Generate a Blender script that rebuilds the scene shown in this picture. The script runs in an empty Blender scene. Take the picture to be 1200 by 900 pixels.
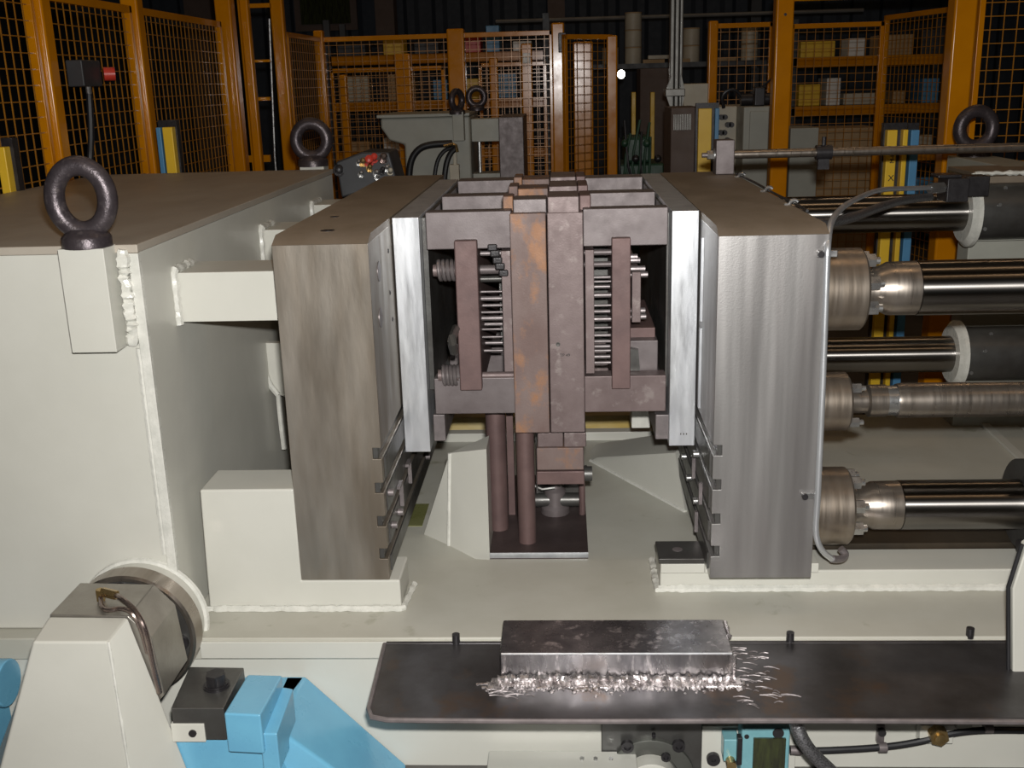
import bpy, bmesh, math, random
from mathutils import Vector, Matrix
random.seed(4)
S = bpy.context.scene
COL = S.collection

# ---------------------------------------------------------------- camera
F = 1240.0                                   # focal length in pixels of the 1200 px wide frame
CAM = Vector((0, -2.5, 1.7))
_y = Vector((58, 355, -F)).normalized()
_z = Vector((-125, 4350, F)); _z = (_z - _z.dot(_y)*_y).normalized()
_x = _y.cross(_z)
ROT = Matrix((_x, _y, _z))                   # camera space -> world
cd = bpy.data.cameras.new('camera'); cam = bpy.data.objects.new('camera', cd); COL.objects.link(cam)
cd.sensor_width = 36; cd.lens = 36*F/1200; cd.clip_end = 100; cd.clip_start = .05
cam.matrix_world = Matrix.Translation(CAM) @ ROT.to_4x4()
S.camera = cam

# ---------------------------------------------------------------- world, lamps, exposure
S.view_settings.view_transform = 'Standard'; S.view_settings.look = 'None'
S.view_settings.gamma = 1; S.view_settings.exposure = 0; S.view_settings.use_curve_mapping = False
w = bpy.data.worlds.new('world'); S.world = w; w.use_nodes = True
w.node_tree.nodes['Background'].inputs[0].default_value = (.6, .62, .7, 1)
w.node_tree.nodes['Background'].inputs[1].default_value = .02
def lamp(name, loc, target, sx, sy, power, col):
    d = bpy.data.lights.new(name, 'AREA'); d.shape = 'RECTANGLE'; d.size = sx; d.size_y = sy
    d.energy = power; d.color = col
    o = bpy.data.objects.new(name, d); COL.objects.link(o); o.location = loc
    o.rotation_euler = (Vector(target)-Vector(loc)).to_track_quat('-Z', 'Y').to_euler()
    return o
lamp('camera_flash', (.03, -2.47, 1.80), (0, 0, 1.0), .06, .04, 99, (1, .98, .95))
for lx, ly in ((-2.2, .5), (1.2, .2), (-2.2, 5), (2.6, 4.6), (0, 9.5), (-1, -3.5), (3.5, -2.5)):  # last two are unseen, added behind the camera to lighten the chrome
    lamp('hall_lamp', (lx, ly, 5.6), (lx, ly, 0), 1.5, .3, 9, (1, .66, .38))

# ---------------------------------------------------------------- pixel helpers
def ray(px, py): return ROT @ Vector((px-600, 450-py, -F))
def P(px, py, x=None, y=None, z=None):
    d = ray(px, py)
    t = (x-CAM.x)/d.x if x is not None else (y-CAM.y)/d.y if y is not None else (z-CAM.z)/d.z
    return CAM + d*t
def fb(x0, y0, x1, y1, Y):
    """axis aligned X and Z bounds of a front rectangle seen at depth Y"""
    a, b, c, d = P(x0, y0, y=Y), P(x1, y0, y=Y), P(x0, y1, y=Y), P(x1, y1, y=Y)
    return (a.x+c.x)/2, (b.x+d.x)/2, (c.z+d.z)/2, (a.z+b.z)/2

# ---------------------------------------------------------------- mesh builder
class MB:
    def __init__(s): s.v = []; s.f = []
    def add(s, vs, fs):
        n = len(s.v); s.v += [Vector(v) for v in vs]; s.f += [[i+n for i in f] for f in fs]; return s
    def box(s, x0, x1, y0, y1, z0, z1):
        return s.add([(x, y, z) for x in (x0, x1) for y in (y0, y1) for z in (z0, z1)],
                     [(0,1,3,2), (4,6,7,5), (0,4,5,1), (2,3,7,6), (0,2,6,4), (1,5,7,3)])
    def fbox(s, x0, y0, x1, y1, Y, d):
        X0, X1, Z0, Z1 = fb(x0, y0, x1, y1, Y)
        return s.box(X0, X1, Y, Y+d, Z0, Z1)
    def hexa(s, bottom, top):
        n = len(bottom)
        return s.add(list(bottom)+list(top), [list(range(n))[::-1], list(range(n, 2*n))] +
                     [(i, (i+1) % n, n+(i+1) % n, n+i) for i in range(n)])
    def prism(s, poly, ax, a, b):
        def q(u, v, t): return {'x': (t, u, v), 'y': (u, t, v), 'z': (u, v, t)}[ax]
        return s.hexa([q(u, v, a) for u, v in poly], [q(u, v, b) for u, v in poly])
    def rings(s, rs, n, closed=False, cap=True):
        k = len(s.v); m = len(rs)
        for r in rs: s.v += r
        for i in range(m if closed else m-1):
            for j in range(n):
                a, b = k+i*n+j, k+i*n+(j+1) % n
                i2 = (i+1) % m
                s.f.append([a, b, k+i2*n+(j+1) % n, k+i2*n+j])
        if cap and not closed:
            s.f.append([k+j for j in range(n)][::-1]); s.f.append([k+(m-1)*n+j for j in range(n)])
        return s
    def lathe(s, p0, d, prof, n=32):
        """prof: (distance along d, radius)"""
        p0 = Vector(p0); d = Vector(d).normalized(); u = d.orthogonal().normalized(); v = d.cross(u)
        rs = [[p0+d*t+(u*math.cos(2*math.pi*j/n)+v*math.sin(2*math.pi*j/n))*max(r, 1e-4) for j in range(n)] for t, r in prof]
        return s.rings(rs, n)
    def cyl(s, p0, p1, r, r2=None, n=24):
        p0, p1 = Vector(p0), Vector(p1)
        return s.lathe(p0, p1-p0, [(0, r), ((p1-p0).length, r if r2 is None else r2)], n)
    def tube(s, pts, r, n=10, smooth=0, jit=0):
        pts = [Vector(p) for p in pts]
        for _ in range(smooth):
            q = [pts[0]]
            for a, b in zip(pts, pts[1:]): q += [a*.75+b*.25, a*.25+b*.75]
            pts = q+[pts[-1]]
        rs = []; u = None
        for i, p in enumerate(pts):
            d = (pts[min(i+1, len(pts)-1)]-pts[max(i-1, 0)]).normalized()
            if u is None: u = d.orthogonal().normalized()
            u = (u-u.dot(d)*d).normalized(); v = d.cross(u)
            rr = r*(1+random.uniform(-jit, jit))
            rs.append([p+(u*math.cos(2*math.pi*j/n)+v*math.sin(2*math.pi*j/n))*rr*(1+random.uniform(-jit, jit)*.4) for j in range(n)])
        return s.rings(rs, n)
    def torus(s, c, nrm, R, r, n=40, m=16, sx=1, sz=1):
        c = Vector(c); nrm = Vector(nrm).normalized(); up = Vector((0, 0, 1)); u = up.cross(nrm).normalized(); v = nrm.cross(u)
        rs = []
        for i in range(n):
            a = 2*math.pi*i/n; dr = u*math.cos(a)+v*math.sin(a); cc = c+(u*math.cos(a)*sx+v*math.sin(a)*sz)*R
            rs.append([cc+(dr*math.cos(2*math.pi*j/m)+nrm*math.sin(2*math.pi*j/m))*r for j in range(m)])
        return s.rings(rs, m, closed=True)
    def ball(s, c, r, n=10, m=6, sz=1):
        c = Vector(c)
        return s.rings([[c+Vector((r*math.sin(math.pi*(i+.02)/(m+.04))*math.cos(2*math.pi*j/n), r*math.sin(math.pi*(i+.02)/(m+.04))*math.sin(2*math.pi*j/n), r*sz*math.cos(math.pi*i/m))) for j in range(n)] for i in range(m+1)], n)

ORG = {}
def obj(name, mb, mat, parent=None, bev=0, loc=None):
    vs = mb.v
    if parent is not None: o0 = ORG[parent.name]
    elif loc is not None: o0 = Vector(loc)
    else:
        xs = [v.x for v in vs]; ys = [v.y for v in vs]; zs = [v.z for v in vs]
        o0 = Vector(((min(xs)+max(xs))/2, (min(ys)+max(ys))/2, min(zs)))
    me = bpy.data.meshes.new(name)
    me.from_pydata([v-o0 for v in vs], [], mb.f); me.update()
    bm = bmesh.new(); bm.from_mesh(me); bmesh.ops.recalc_face_normals(bm, faces=bm.faces); bm.to_mesh(me); bm.free()
    me.polygons.foreach_set('use_smooth', [True]*len(me.polygons)); me.set_sharp_from_angle(angle=math.radians(32))
    me.materials.append(mat)
    o = bpy.data.objects.new(name, me); COL.objects.link(o)
    if parent is not None: o.parent = parent
    else: o.location = o0
    ORG[o.name] = o0
    if bev:
        m = o.modifiers.new('bevel', 'BEVEL'); m.width = bev; m.segments = 2; m.limit_method = 'ANGLE'; m.angle_limit = math.radians(40)
        m.harden_normals = True
    return o
def tag(o, label, cat, group=None):
    o['label'] = label; o['category'] = cat
    if group: o['group'] = group
    return o
def thing(name, loc, label, cat, group=None):
    o = bpy.data.objects.new(name, None); COL.objects.link(o); o.location = loc; o.empty_display_size = .05
    ORG[o.name] = Vector(loc); return tag(o, label, cat, group)
def struct(name, mb, mat, bev=0):
    o = obj(name, mb, mat, bev=bev); o['kind'] = 'structure'; return o

# ---------------------------------------------------------------- materials
def mat(name, c1, c2=None, rough=.5, metal=0, scale=(6, 6, 6), c3=None, c3t=.62, bump=0, bscale=(60, 60, 60), rvar=.08, emit=0, coat=0, detail=5, spec=.5, aniso=0):
    m = bpy.data.materials.new(name); m.use_nodes = True; nt = m.node_tree; N = nt.nodes; L = nt.links
    b = N['Principled BSDF']; b.inputs['Roughness'].default_value = rough; b.inputs['Metallic'].default_value = metal
    b.inputs['Coat Weight'].default_value = coat; b.inputs['Coat Roughness'].default_value = .15
    b.inputs['Specular IOR Level'].default_value = spec
    tc = N.new('ShaderNodeTexCoord')
    def noise(sc, det=detail, r=.6):
        mp = N.new('ShaderNodeMapping'); mp.inputs['Scale'].default_value = sc; L.new(tc.outputs['Object'], mp.inputs['Vector'])
        n = N.new('ShaderNodeTexNoise'); n.inputs['Scale'].default_value = 1; n.inputs['Detail'].default_value = det; n.inputs['Roughness'].default_value = r
        L.new(mp.outputs[0], n.inputs['Vector']); return n.outputs['Fac']
    def ramp(src, a, b_):
        r = N.new('ShaderNodeMapRange'); r.inputs[1].default_value = a; r.inputs[2].default_value = b_; L.new(src, r.inputs[0]); return r.outputs[0]
    def mix(f, a, b_):
        x = N.new('ShaderNodeMix'); x.data_type = 'RGBA'; L.new(f, x.inputs[0])
        for i, c in ((6, a), (7, b_)):
            if isinstance(c, tuple): x.inputs[i].default_value = (*c, 1)
            else: L.new(c, x.inputs[i])
        return x.outputs[2]
    c2 = c2 or tuple(k*.85 for k in c1)
    n1 = noise(scale)
    col = mix(ramp(n1, .35, .65), c1, c2)
    if c3: col = mix(ramp(noise(tuple(k*1.7 for k in scale)), c3t-.05, c3t+.07), col, c3)
    L.new(col, b.inputs['Base Color'])
    if rvar:
        r = ramp(noise(tuple(k*2.3 for k in scale)), .3, .7)
        mr = N.new('ShaderNodeMapRange'); mr.inputs[3].default_value = max(0, rough-rvar); mr.inputs[4].default_value = rough+rvar
        L.new(r, mr.inputs[0]); L.new(mr.outputs[0], b.inputs['Roughness'])
    if bump:
        bp = N.new('ShaderNodeBump'); bp.inputs['Strength'].default_value = bump; bp.inputs['Distance'].default_value = .002
        L.new(noise(bscale, 3), bp.inputs['Height']); L.new(bp.outputs[0], b.inputs['Normal'])
    if emit:
        b.inputs['Emission Color'].default_value = (*c1, 1); b.inputs['Emission Strength'].default_value = emit
    return m
M = {}
M['paint'] = mat('pale_grey_paint', (.56, .555, .50), (.52, .515, .46), .42, 0, (3, 3, 3), bump=.15, bscale=(40, 40, 40), coat=.15)
M['weld'] = mat('painted_weld', (.66, .655, .60), (.55, .55, .5), .3, 0, (30, 30, 30), bump=.5, bscale=(120, 120, 120), coat=.3)
M['bed'] = mat('grey_bed_paint', (.47, .462, .405), (.42, .41, .35), .45, 0, (4, 4, 4), c3=(.27, .26, .19), c3t=.68, bump=.1, bscale=(50, 50, 50))
M['steel_l'] = mat('brownish_ground_steel', (.32, .29, .25), (.215, .18, .14), .42, .7, (9, 9, 1.6), bump=.10, bscale=(160, 160, 40), detail=3)
M['steel_r'] = mat('milled_bright_steel', (.44, .43, .42), (.24, .225, .22), .38, .78, (10, 6, .5), bump=.10, bscale=(200, 100, 300), detail=2)
M['steel_top'] = mat('brown_steel_top', (.30, .245, .19), (.22, .175, .125), .5, .5, (4, 2, 4), bump=.2, bscale=(200, 40, 200))  # brown tone shared by the steel tops and the right frame's front plate
M['bright'] = mat('bright_ground_steel', (.72, .74, .76), (.6, .62, .65), .36, .75, (20, 20, 3), bump=.1, bscale=(200, 200, 400))
M['slot'] = mat('dark_oiled_steel', (.11, .11, .105), (.075, .07, .065), .4, .6, (6, 6, 6), bump=.2)
M['oxide'] = mat('purple_brown_oxide', (.18, .138, .134), (.14, .103, .10), .5, .35, (14, 14, 14), c3=(.24, .20, .19), c3t=.62, bump=.14, bscale=(260, 260, 260))
M['oxide2'] = mat('grey_brown_oxide', (.17, .147, .147), (.13, .108, .108), .48, .4, (10, 10, 10), bump=.12, bscale=(260, 260, 260))
M['rust'] = mat('rusty_oxide', (.19, .142, .13), (.15, .10, .09), .6, .25, (9, 9, 6), c3=(.28, .145, .08), c3t=.55, bump=.18, bscale=(240, 240, 240))
M['redox'] = mat('reddish_oxide', (.155, .098, .092), (.115, .073, .07), .55, .3, (12, 12, 12), bump=.14, bscale=(260, 260, 260))
M['darkox'] = mat('dark_oxide', (.075, .055, .053), (.05, .036, .035), .5, .3, (8, 8, 8), bump=.12, bscale=(200, 200, 200))
M['pin'] = mat('worn_pin_steel', (.25, .22, .22), (.17, .15, .15), .42, .55, (20, 20, 20))
def aniso(m, an, rough):
    nt = m.node_tree; b = nt.nodes['Principled BSDF']; b.inputs['Anisotropic'].default_value = an; b.inputs['Anisotropic Rotation'].default_value = .25
    tg = nt.nodes.new('ShaderNodeTangent'); tg.direction_type = 'RADIAL'; tg.axis = 'X'; nt.links.new(tg.outputs[0], b.inputs['Tangent'])
    b.inputs['Roughness'].default_value = rough
M['chrome'] = mat('chrome_rod', (.30, .285, .265), (.25, .235, .22), .3, 1, (4, 4, 4), rvar=0); aniso(M['chrome'], .97, .30)
M['turned'] = mat('turned_steel', (.36, .32, .28), (.29, .25, .21), .32, .9, (30, 2, 2), bump=.03, bscale=(300, 4, 4))
M['flange'] = mat('tan_turned_steel', (.34, .29, .24), (.29, .24, .19), .36, .85, (40, 3, 3))
M['zinc'] = mat('zinc_plated', (.55, .55, .54), (.42, .42, .42), .3, .9, (20, 20, 20))
M['black'] = mat('black_steel', (.035, .033, .035), (.022, .02, .022), .38, .3, (20, 20, 20), bump=.2, bscale=(200, 200, 200))
M['eye'] = mat('dark_forged_steel', (.085, .07, .075), (.055, .045, .05), .36, .55, (25, 25, 25), c3=(.13, .11, .11), c3t=.62, bump=.45, bscale=(180, 180, 180))
M['tray'] = mat('blue_black_scaled_plate', (.13, .125, .13), (.07, .065, .065), .38, .8, (5, 5, 5), c3=(.12, .085, .065), c3t=.6, bump=.12, bscale=(30, 30, 30))
M['scuff'] = mat('scuffed_bare_steel', (.30, .27, .27), (.2, .18, .18), .5, .6, (60, 60, 60))
M['grind'] = mat('ground_weld_patch', (.8, .76, .76), (.35, .32, .32), .3, .9, (60, 60, 60), bump=.8, bscale=(180, 180, 180))
M['boxsteel'] = mat('scale_steel_box', (.22, .21, .21), (.12, .115, .12), .3, .9, (18, 18, 4), c3=(.5, .47, .46), c3t=.62, bump=.2, bscale=(120, 120, 120))
M['blue'] = mat('sky_blue_paint', (.15, .42, .60), (.13, .37, .55), .32, 0, (8, 8, 8), coat=.4, bump=.2, bscale=(40, 40, 40))
M['orange'] = mat('orange_guard_paint', (.58, .215, .003), (.50, .18, .002), .17, 0, (4, 4, 4), rvar=.04, spec=.3)
M['yellow'] = mat('yellow_paint', (.80, .52, .03), (.72, .45, .03), .4, 0, (5, 5, 5))
M['wire'] = mat('guard_wire_paint', (.36, .15, .012), (.3, .12, .01), .35, .1, (8, 8, 8), coat=.3)
M['ltblue'] = mat('light_curtain_blue', (.09, .27, .48), None, .4)
M['mgrey'] = mat('machine_grey', (.36, .36, .31), (.30, .30, .26), .5, 0, (3, 3, 3))
M['rubber'] = mat('black_rubber', (.015, .015, .017), None, .45)
M['braid'] = mat('braided_steel_sleeve', (.5, .5, .52), (.12, .12, .13), .35, .9, (260, 260, 260), bump=.9, bscale=(300, 300, 300))
M['dark'] = mat('dark_painted_metal', (.05, .052, .055), (.035, .035, .038), .5, .1, (6, 6, 6))
M['wall'] = mat('dark_blue_cladding', (.035, .045, .06), (.028, .036, .05), .7)
M['floor'] = mat('oily_concrete_floor', (.11, .10, .09), (.07, .065, .06), .55, 0, (2, 2, 2), bump=.2)
M['brown'] = mat('brown_steel_column', (.12, .085, .07), None, .7)
M['duct'] = mat('dull_grey_duct', (.24, .235, .22), (.19, .185, .17), .4, .4)
M['green'] = mat('green_machine_paint', (.03, .09, .05), (.02, .05, .03), .45)
M['cream'] = mat('cream_enamel', (.50, .46, .36), (.42, .38, .3), .5)
M['card'] = mat('brown_cardboard', (.42, .29, .16), (.34, .23, .12), .8)
M['white'] = mat('white_plastic', (.75, .74, .70), None, .4)
M['red'] = mat('red_plastic', (.6, .05, .03), None, .35)
M['teal'] = mat('turquoise_enamel', (.20, .42, .46), (.16, .36, .4), .35, 0, (20, 20, 20), coat=.3)
M['dkglass'] = mat('dark_cover_glass', (.02, .02, .012), (.05, .06, .02), .12, 0, (60, 60, 8), coat=.6)
M['brass'] = mat('brass_fitting', (.50, .36, .17), (.4, .28, .12), .28, .9, (30, 30, 30))
M['copper'] = mat('dull_copper_pipe', (.30, .24, .21), (.22, .17, .16), .25, .9, (30, 30, 30))
M['creamy'] = mat('pale_yellow_paint', (.60, .50, .27), (.5, .36, .10), .5, 0, (5, 5, 12))
M['bulb'] = mat('lit_lamp', (1, .97, .9), None, .4, emit=7)

# ---------------------------------------------------------------- hall
struct('floor', MB().box(-7, 8, -5, 13.2, -.1, 0), M['floor'])
wb = MB().box(-7, 8, 13.1, 13.25, 0, 6.2)
wb_o = struct('wall_back', wb, M['wall'])
rib = MB()
for i in range(38):
    x = -7.0+i*.4; rib.prism([(x, 13.1), (x+.06, 13.04), (x+.16, 13.04), (x+.22, 13.1)], 'z', 0, 6.2)
ro = obj('cladding_rib', rib, M['wall'], wb_o); ro['kind'] = 'stuff'
struct('wall_left', MB().box(-7.15, -7, -5, 13.25, 0, 6.2), M['wall'])
struct('wall_right', MB().box(8, 8.15, -5, 13.25, 0, 6.2), M['wall'])
struct('wall_front', MB().box(-7.15, 8.15, -5.15, -5, 0, 6.2), M['wall'])
struct('ceiling', MB().box(-7.15, 8.15, -5.15, 13.25, 6.2, 6.3), mat('dusty_ceiling', (.3, .28, .25), None, .8))
wf = MB().fbox(345, -10, 418, 36, 12.98, .12)
w1 = struct('window_1', wf, M['brown'])
obj('pane', MB().fbox(352, -6, 410, 28, 12.95, .03), M['dkglass'], w1)
for i, (a, b, m) in enumerate(((440, 462, 'brown'), (642, 662, 'brown'), (217, 248, 'brown'), (880, 892, 'dark'))):
    X0, X1, _, _ = fb(a, 0, b, 50, 12.5)
    struct('trim_%d' % (i+1), MB().box(X0, X1, 12.5, 12.8, 0, 6.2), M[m])

# ---------------------------------------------------------------- guard fences
def mesh_panel(p0, p1, z0, z1, label, group=None, pitch=.06, wr=.0022, top_rail=True, low=True, posts=(), rail=.035, pw=.045):
    """welded wire guard panel from p0 to p1 with its own frame and posts"""
    p0 = Vector((*p0, 0)); p1 = Vector((*p1, 0)); d = (p1-p0); Ln = d.length; d.normalize(); n = Vector((-d.y, d.x, 0))
    t = thing('mesh_guard_panel', ((p0+p1)/2), label, 'fence panel', group)
    def bar(mb, s0, s1, za, zb, th):
        a = p0+d*s0; b = p0+d*s1
        mb.hexa([a-n*th+Vector((0, 0, za)), b-n*th+Vector((0, 0, za)), b+n*th+Vector((0, 0, za)), a+n*th+Vector((0, 0, za))],
                [a-n*th+Vector((0, 0, zb)), b-n*th+Vector((0, 0, zb)), b+n*th+Vector((0, 0, zb)), a+n*th+Vector((0, 0, zb))])
        return mb
    wv = MB()
    k = int(Ln/pitch)
    for i in range(1, k): bar(wv, i*Ln/k-wr, i*Ln/k+wr, z0, z1, wr)
    k = int((z1-z0)/pitch)
    for i in range(1, k):
        z = z0+i*(z1-z0)/k; bar(wv, 0, Ln, z-wr, z+wr, wr*.8)
    o = obj('wire_mesh', wv, M['wire'], t); o['kind'] = 'stuff'
    if top_rail: obj('top_rail', bar(MB(), 0, Ln, z1-rail, z1, .018), M['orange'], t, .003)
    if low: obj('bottom_rail', bar(MB(), 0, Ln, z0, z0+rail, .018), M['orange'], t, .003)
    obj('side_rail', bar(MB(), 0, rail*.8, z0, z1, .018), M['orange'], t, .003)
    obj('side_rail', bar(MB(), Ln-rail*.8, Ln, z0, z1, .018), M['orange'], t, .003)
    return t
def post(px, py, Y, w, z1, label, group=None, x=None, bolts=0, dy=None):
    c = P(px, py, y=Y)
    if x is not None: c.x = x
    dy = dy or w
    t = thing('guard_post', (c.x, Y, 0), label, 'post', group)
    obj('upright', MB().box(c.x-w/2, c.x+w/2, Y-dy/2, Y+dy/2, .01, z1), M['orange'], t, .012)
    obj('foot_plate', MB().box(c.x-w, c.x+w, Y-dy, Y+dy, 0, .012), M['orange'], t)
    if bolts:
        b = MB()
        for i in range(bolts):
            z = z1-.12-i*.1; b.cyl((c.x, Y-dy/2-.006, z), (c.x, Y-dy/2+.002, z), .008, n=8)
        obj('rivet', b, M['black'], t)
    return t
FX = -2.05
yl = [.75, 1.80, 2.78, 4.16]
labs = ['orange mesh guard panel cut by the left edge of the photo',
        'orange mesh guard panel with a grey switch box in front of it',
        'orange mesh guard panel behind the small yellow light curtain at left']
for i in range(3):
    mesh_panel((FX, yl[i]+.05), (FX, yl[i+1]-.05), .12, 2.10, labs[i])
post(0, 0, yl[1], .085, 2.14, 'leftmost orange guard post, nearest the left edge', x=FX, bolts=3)
post(0, 0, yl[2], .085, 2.14, 'orange guard post right of the grey switch box', x=FX, bolts=3)
post(268, 0, 4.2, .10, 2.75, 'tall orange post at the far end of the left guard fence', x=FX+.02)
post(286, 0, 4.25, .055, 2.75, 'slim orange post beside the dark gate opening at left')
post(324, 0, 4.7, .085, 2.75, 'tall orange post right of the dark gate opening, behind a silver rod', dy=.06)
# gate between the tall posts
g = thing('sliding_gate', (P(305, 190, y=4.45).x, 4.45, 0), 'narrow orange gate with dark opening between two tall posts', 'gate')
for a, b in ((4, 9), (70, 73), (114, 118), (182, 190)):
    obj('rail', MB().fbox(290, a, 316, b, 4.45, .03), M['orange'], g)
obj('gate_post', MB().box(P(291, 100, y=4.45).x-.02, P(291, 100, y=4.45).x+.012, 4.44, 4.48, .01, 2.6), M['orange'], g)
a = P(313.5, 0, y=4.5)
tag(obj('gas_strut', MB().tube([(a.x, 4.5, 2.13), (P(322, 185, y=4.5).x, 4.5, P(322, 185, y=4.5).z), (P(322, 185, y=4.5).x, 4.5, 0)], .008, 8), M['zinc']), 'thin silver rod standing beside the tall orange gate post', 'rod')
# switch box on left fence
c = P(96, 87, x=FX+.06)
sb = thing('switch_box', (c.x, c.y, c.z-.05), 'dark grey switch box with red knob hung on the left guard fence', 'switch box')
obj('box_body', MB().box(c.x-.02, c.x+.05, c.y-.10, c.y+.08, c.z-.05, c.z+.055), M['dark'], sb, .006)
obj('knob', MB().cyl((c.x+.05, c.y+.1, c.z), (c.x+.09, c.y+.12, c.z), .028, n=14), M['red'], sb)
obj('gland', MB().cyl((c.x+.02, c.y, c.z-.08), (c.x+.02, c.y, c.z-.045), .012, n=10), M['zinc'], sb)
obj('cable', MB().tube([(c.x+.02, c.y, c.z-.08), (c.x+.02, c.y-.03, c.z-.25), (c.x+.01, c.y-.08, c.z-.4), (c.x, c.y-.04, c.z-.7), (c.x, c.y, .1), (c.x, c.y, 0)], .014, 8, 2), M['rubber'], sb)
def curtain(px0, px1, pytop, Y, cols, label, group=None):
    """light curtain post: coloured strips side by side on a black carrier"""
    X0, X1, _, z1 = fb(px0, pytop, px1, pytop+10, Y)
    t = thing('light_curtain', ((X0+X1)/2, Y, 0), label, 'light curtain', group)
    obj('carrier', MB().box(X0, X1, Y+.02, Y+.06, 0, z1+.03), M['black'], t)
    for a, b, m, nm in cols:
        u0 = X0+(X1-X0)*a; u1 = X0+(X1-X0)*b
        obj(nm, MB().box(u0, u1, Y-.02, Y+.025, .06, z1), M[m], t, .004)
    return t
curtain(184, 206, 149, 2.35, [(.02, .28, 'ltblue', 'blue_strip'), (.36, .9, 'yellow', 'yellow_strip')], 'short yellow light curtain in front of the left fence, beyond the tan frame top')
curtain(-8, 13, 172, 1.35, [(.3, .8, 'yellow', 'yellow_strip')], 'yellow light curtain cut by the left edge of the photo')
lc = curtain(1037, 1064, 152, 2.6, [(.06, .5, 'yellow', 'yellow_strip'), (.74, .96, 'yellow', 'yellow_strip')], 'pair of yellow light curtain bars beside a blue bar, right of centre')
curtain(1065, 1078, 152, 2.62, [(.1, .86, 'ltblue', 'blue_strip')], 'blue light curtain bar right of the two yellow bars')
for dz, tx in ((.0, 'X'), (.08, 'M-H')):
    cu = bpy.data.curves.new('lettering', 'FONT'); cu.body = tx; cu.size = .04 if tx == 'X' else .028; cu.align_x = 'CENTER'; cu.align_y = 'CENTER'; cu.extrude = .0005
    to = bpy.data.objects.new('lettering_source', cu); COL.objects.link(to)
    dg = bpy.context.evaluated_depsgraph_get(); me = bpy.data.meshes.new_from_object(to.evaluated_get(dg))
    bpy.data.objects.remove(to)
    rr = Matrix.Rotation(math.radians(90), 4, 'X')
    if tx != 'X': rr = rr @ Matrix.Rotation(math.radians(90), 4, 'Z')
    me.transform(rr); me.materials.append(M['black'])
    q = bpy.data.objects.new('printed_mark', me); COL.objects.link(q); q.parent = lc
    q.location = Vector((P(1044, 208, y=2.58).x, 2.5785, P(1044, 209-dz*300, y=2.58).z))-ORG[lc.name]

# far fence
def far(a, b, lab, ya=5.9, yb=5.9, z1=2.07, **k):
    A = P(a, 60, y=ya); B = P(b, 60, y=yb); return mesh_panel((A.x, ya), (B.x, yb), .12, z1, lab, **k)
far(336, 374, 'short slanting orange mesh panel at the far left fence corner', 4.95, 5.85)
far(376, 530, 'far orange mesh panel above the grey machine arm, left of the middle post')
far(541, 648, 'far orange mesh panel behind the two small black lifting rings')
far(660, 716, 'far orange mesh panel left of the open gap in the fence', 5.7, 6.0, z1=2.03)
far(834, 905, 'far orange mesh panel just right of the open gap', z1=2.08)
far(925, 1034, 'far orange mesh panel behind the right gate frame', z1=2.06)
far(1036, 1112, 'slanting orange mesh panel behind the wide yellow post at right', 5.9, 5.0, z1=2.1)
for px, w, z1, lab in ((375, .075, 2.12, 'far orange post at the left corner of the back fence'), (535, .13, 2.10, 'broad orange post behind the two small black lifting rings'),
                  (654, .095, 2.12, 'far orange post at the right end of the long back fence'), (717, .08, 2.02, 'orange post with bright glint beside the open gap'),
                  (835, .07, 2.10, 'orange post at the left end of the right-hand back fence')):
    post(px, 60, 5.88, w, z1, lab)
# second row of guards behind the far fence
far(385, 520, 'second orange mesh panel behind the long back fence, left', 6.6, 6.6, z1=1.85)
far(560, 640, 'second orange mesh panel behind the long back fence, right', 6.6, 6.6, z1=1.86)
for px, w, m, lab in ((472, .13, 1.95, 'orange upright behind the long back fence, left of the broad post'), (578, .07, 1.9, 'thin yellow-orange upright right of the small lifting rings'),
                   (617, .09, 2.0, 'orange upright with a small white switch on it'), (400, .06, 1.8, 'orange upright near the left end behind the back fence'),
                   (683, .16, 2.0, 'orange box-section upright inside the slanting panel at the gap')):
    post(px, 60, 6.5, w, m, lab)
c = P(617, 68, y=6.42); tag(obj('door_switch', MB().box(c.x-.03, c.x+.03, 6.40, 6.455, c.z-.04, c.z+.04), M['white'], bev=.004), 'small white switch on the orange upright behind the back fence', 'switch')
c = P(659, 50, y=5.8); tag(obj('hinge_block', MB().box(c.x-.03, c.x+.03, 5.76, 5.83, c.z-.07, c.z+.07), M['black'], bev=.006), 'small black latch on the far orange post left of the gap', 'latch')
# right gate frame, near
post(914, 120, 3.8, .10, 2.14, 'orange post standing behind the chrome guide rod, right of centre', bolts=1)
post(1122, 80, 2.8, .105, 2.75, 'wide yellow-orange post behind the right lifting ring')
A = P(923, 60, y=3.8); B = P(1109, 60, y=3.8)
gt = thing('gate_header', ((A.x+B.x)/2, 3.8, 2.1), 'orange header bar across the top right between two posts', 'beam')
obj('bar', MB().box(A.x-.01, 2.15, 3.78, 3.83, 2.09, 2.14), M['orange'], gt, .004)
A = P(1137, 60, y=2.8)
mesh_panel((A.x+.02, 2.8), (A.x+1.0, 2.8), .12, 2.6, 'large near mesh panel at the right edge of the photo', pitch=.06)
post(1240, 80, 2.8, .10, 2.75, 'orange post just beyond the right edge of the photo', x=A.x+1.08)

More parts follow.
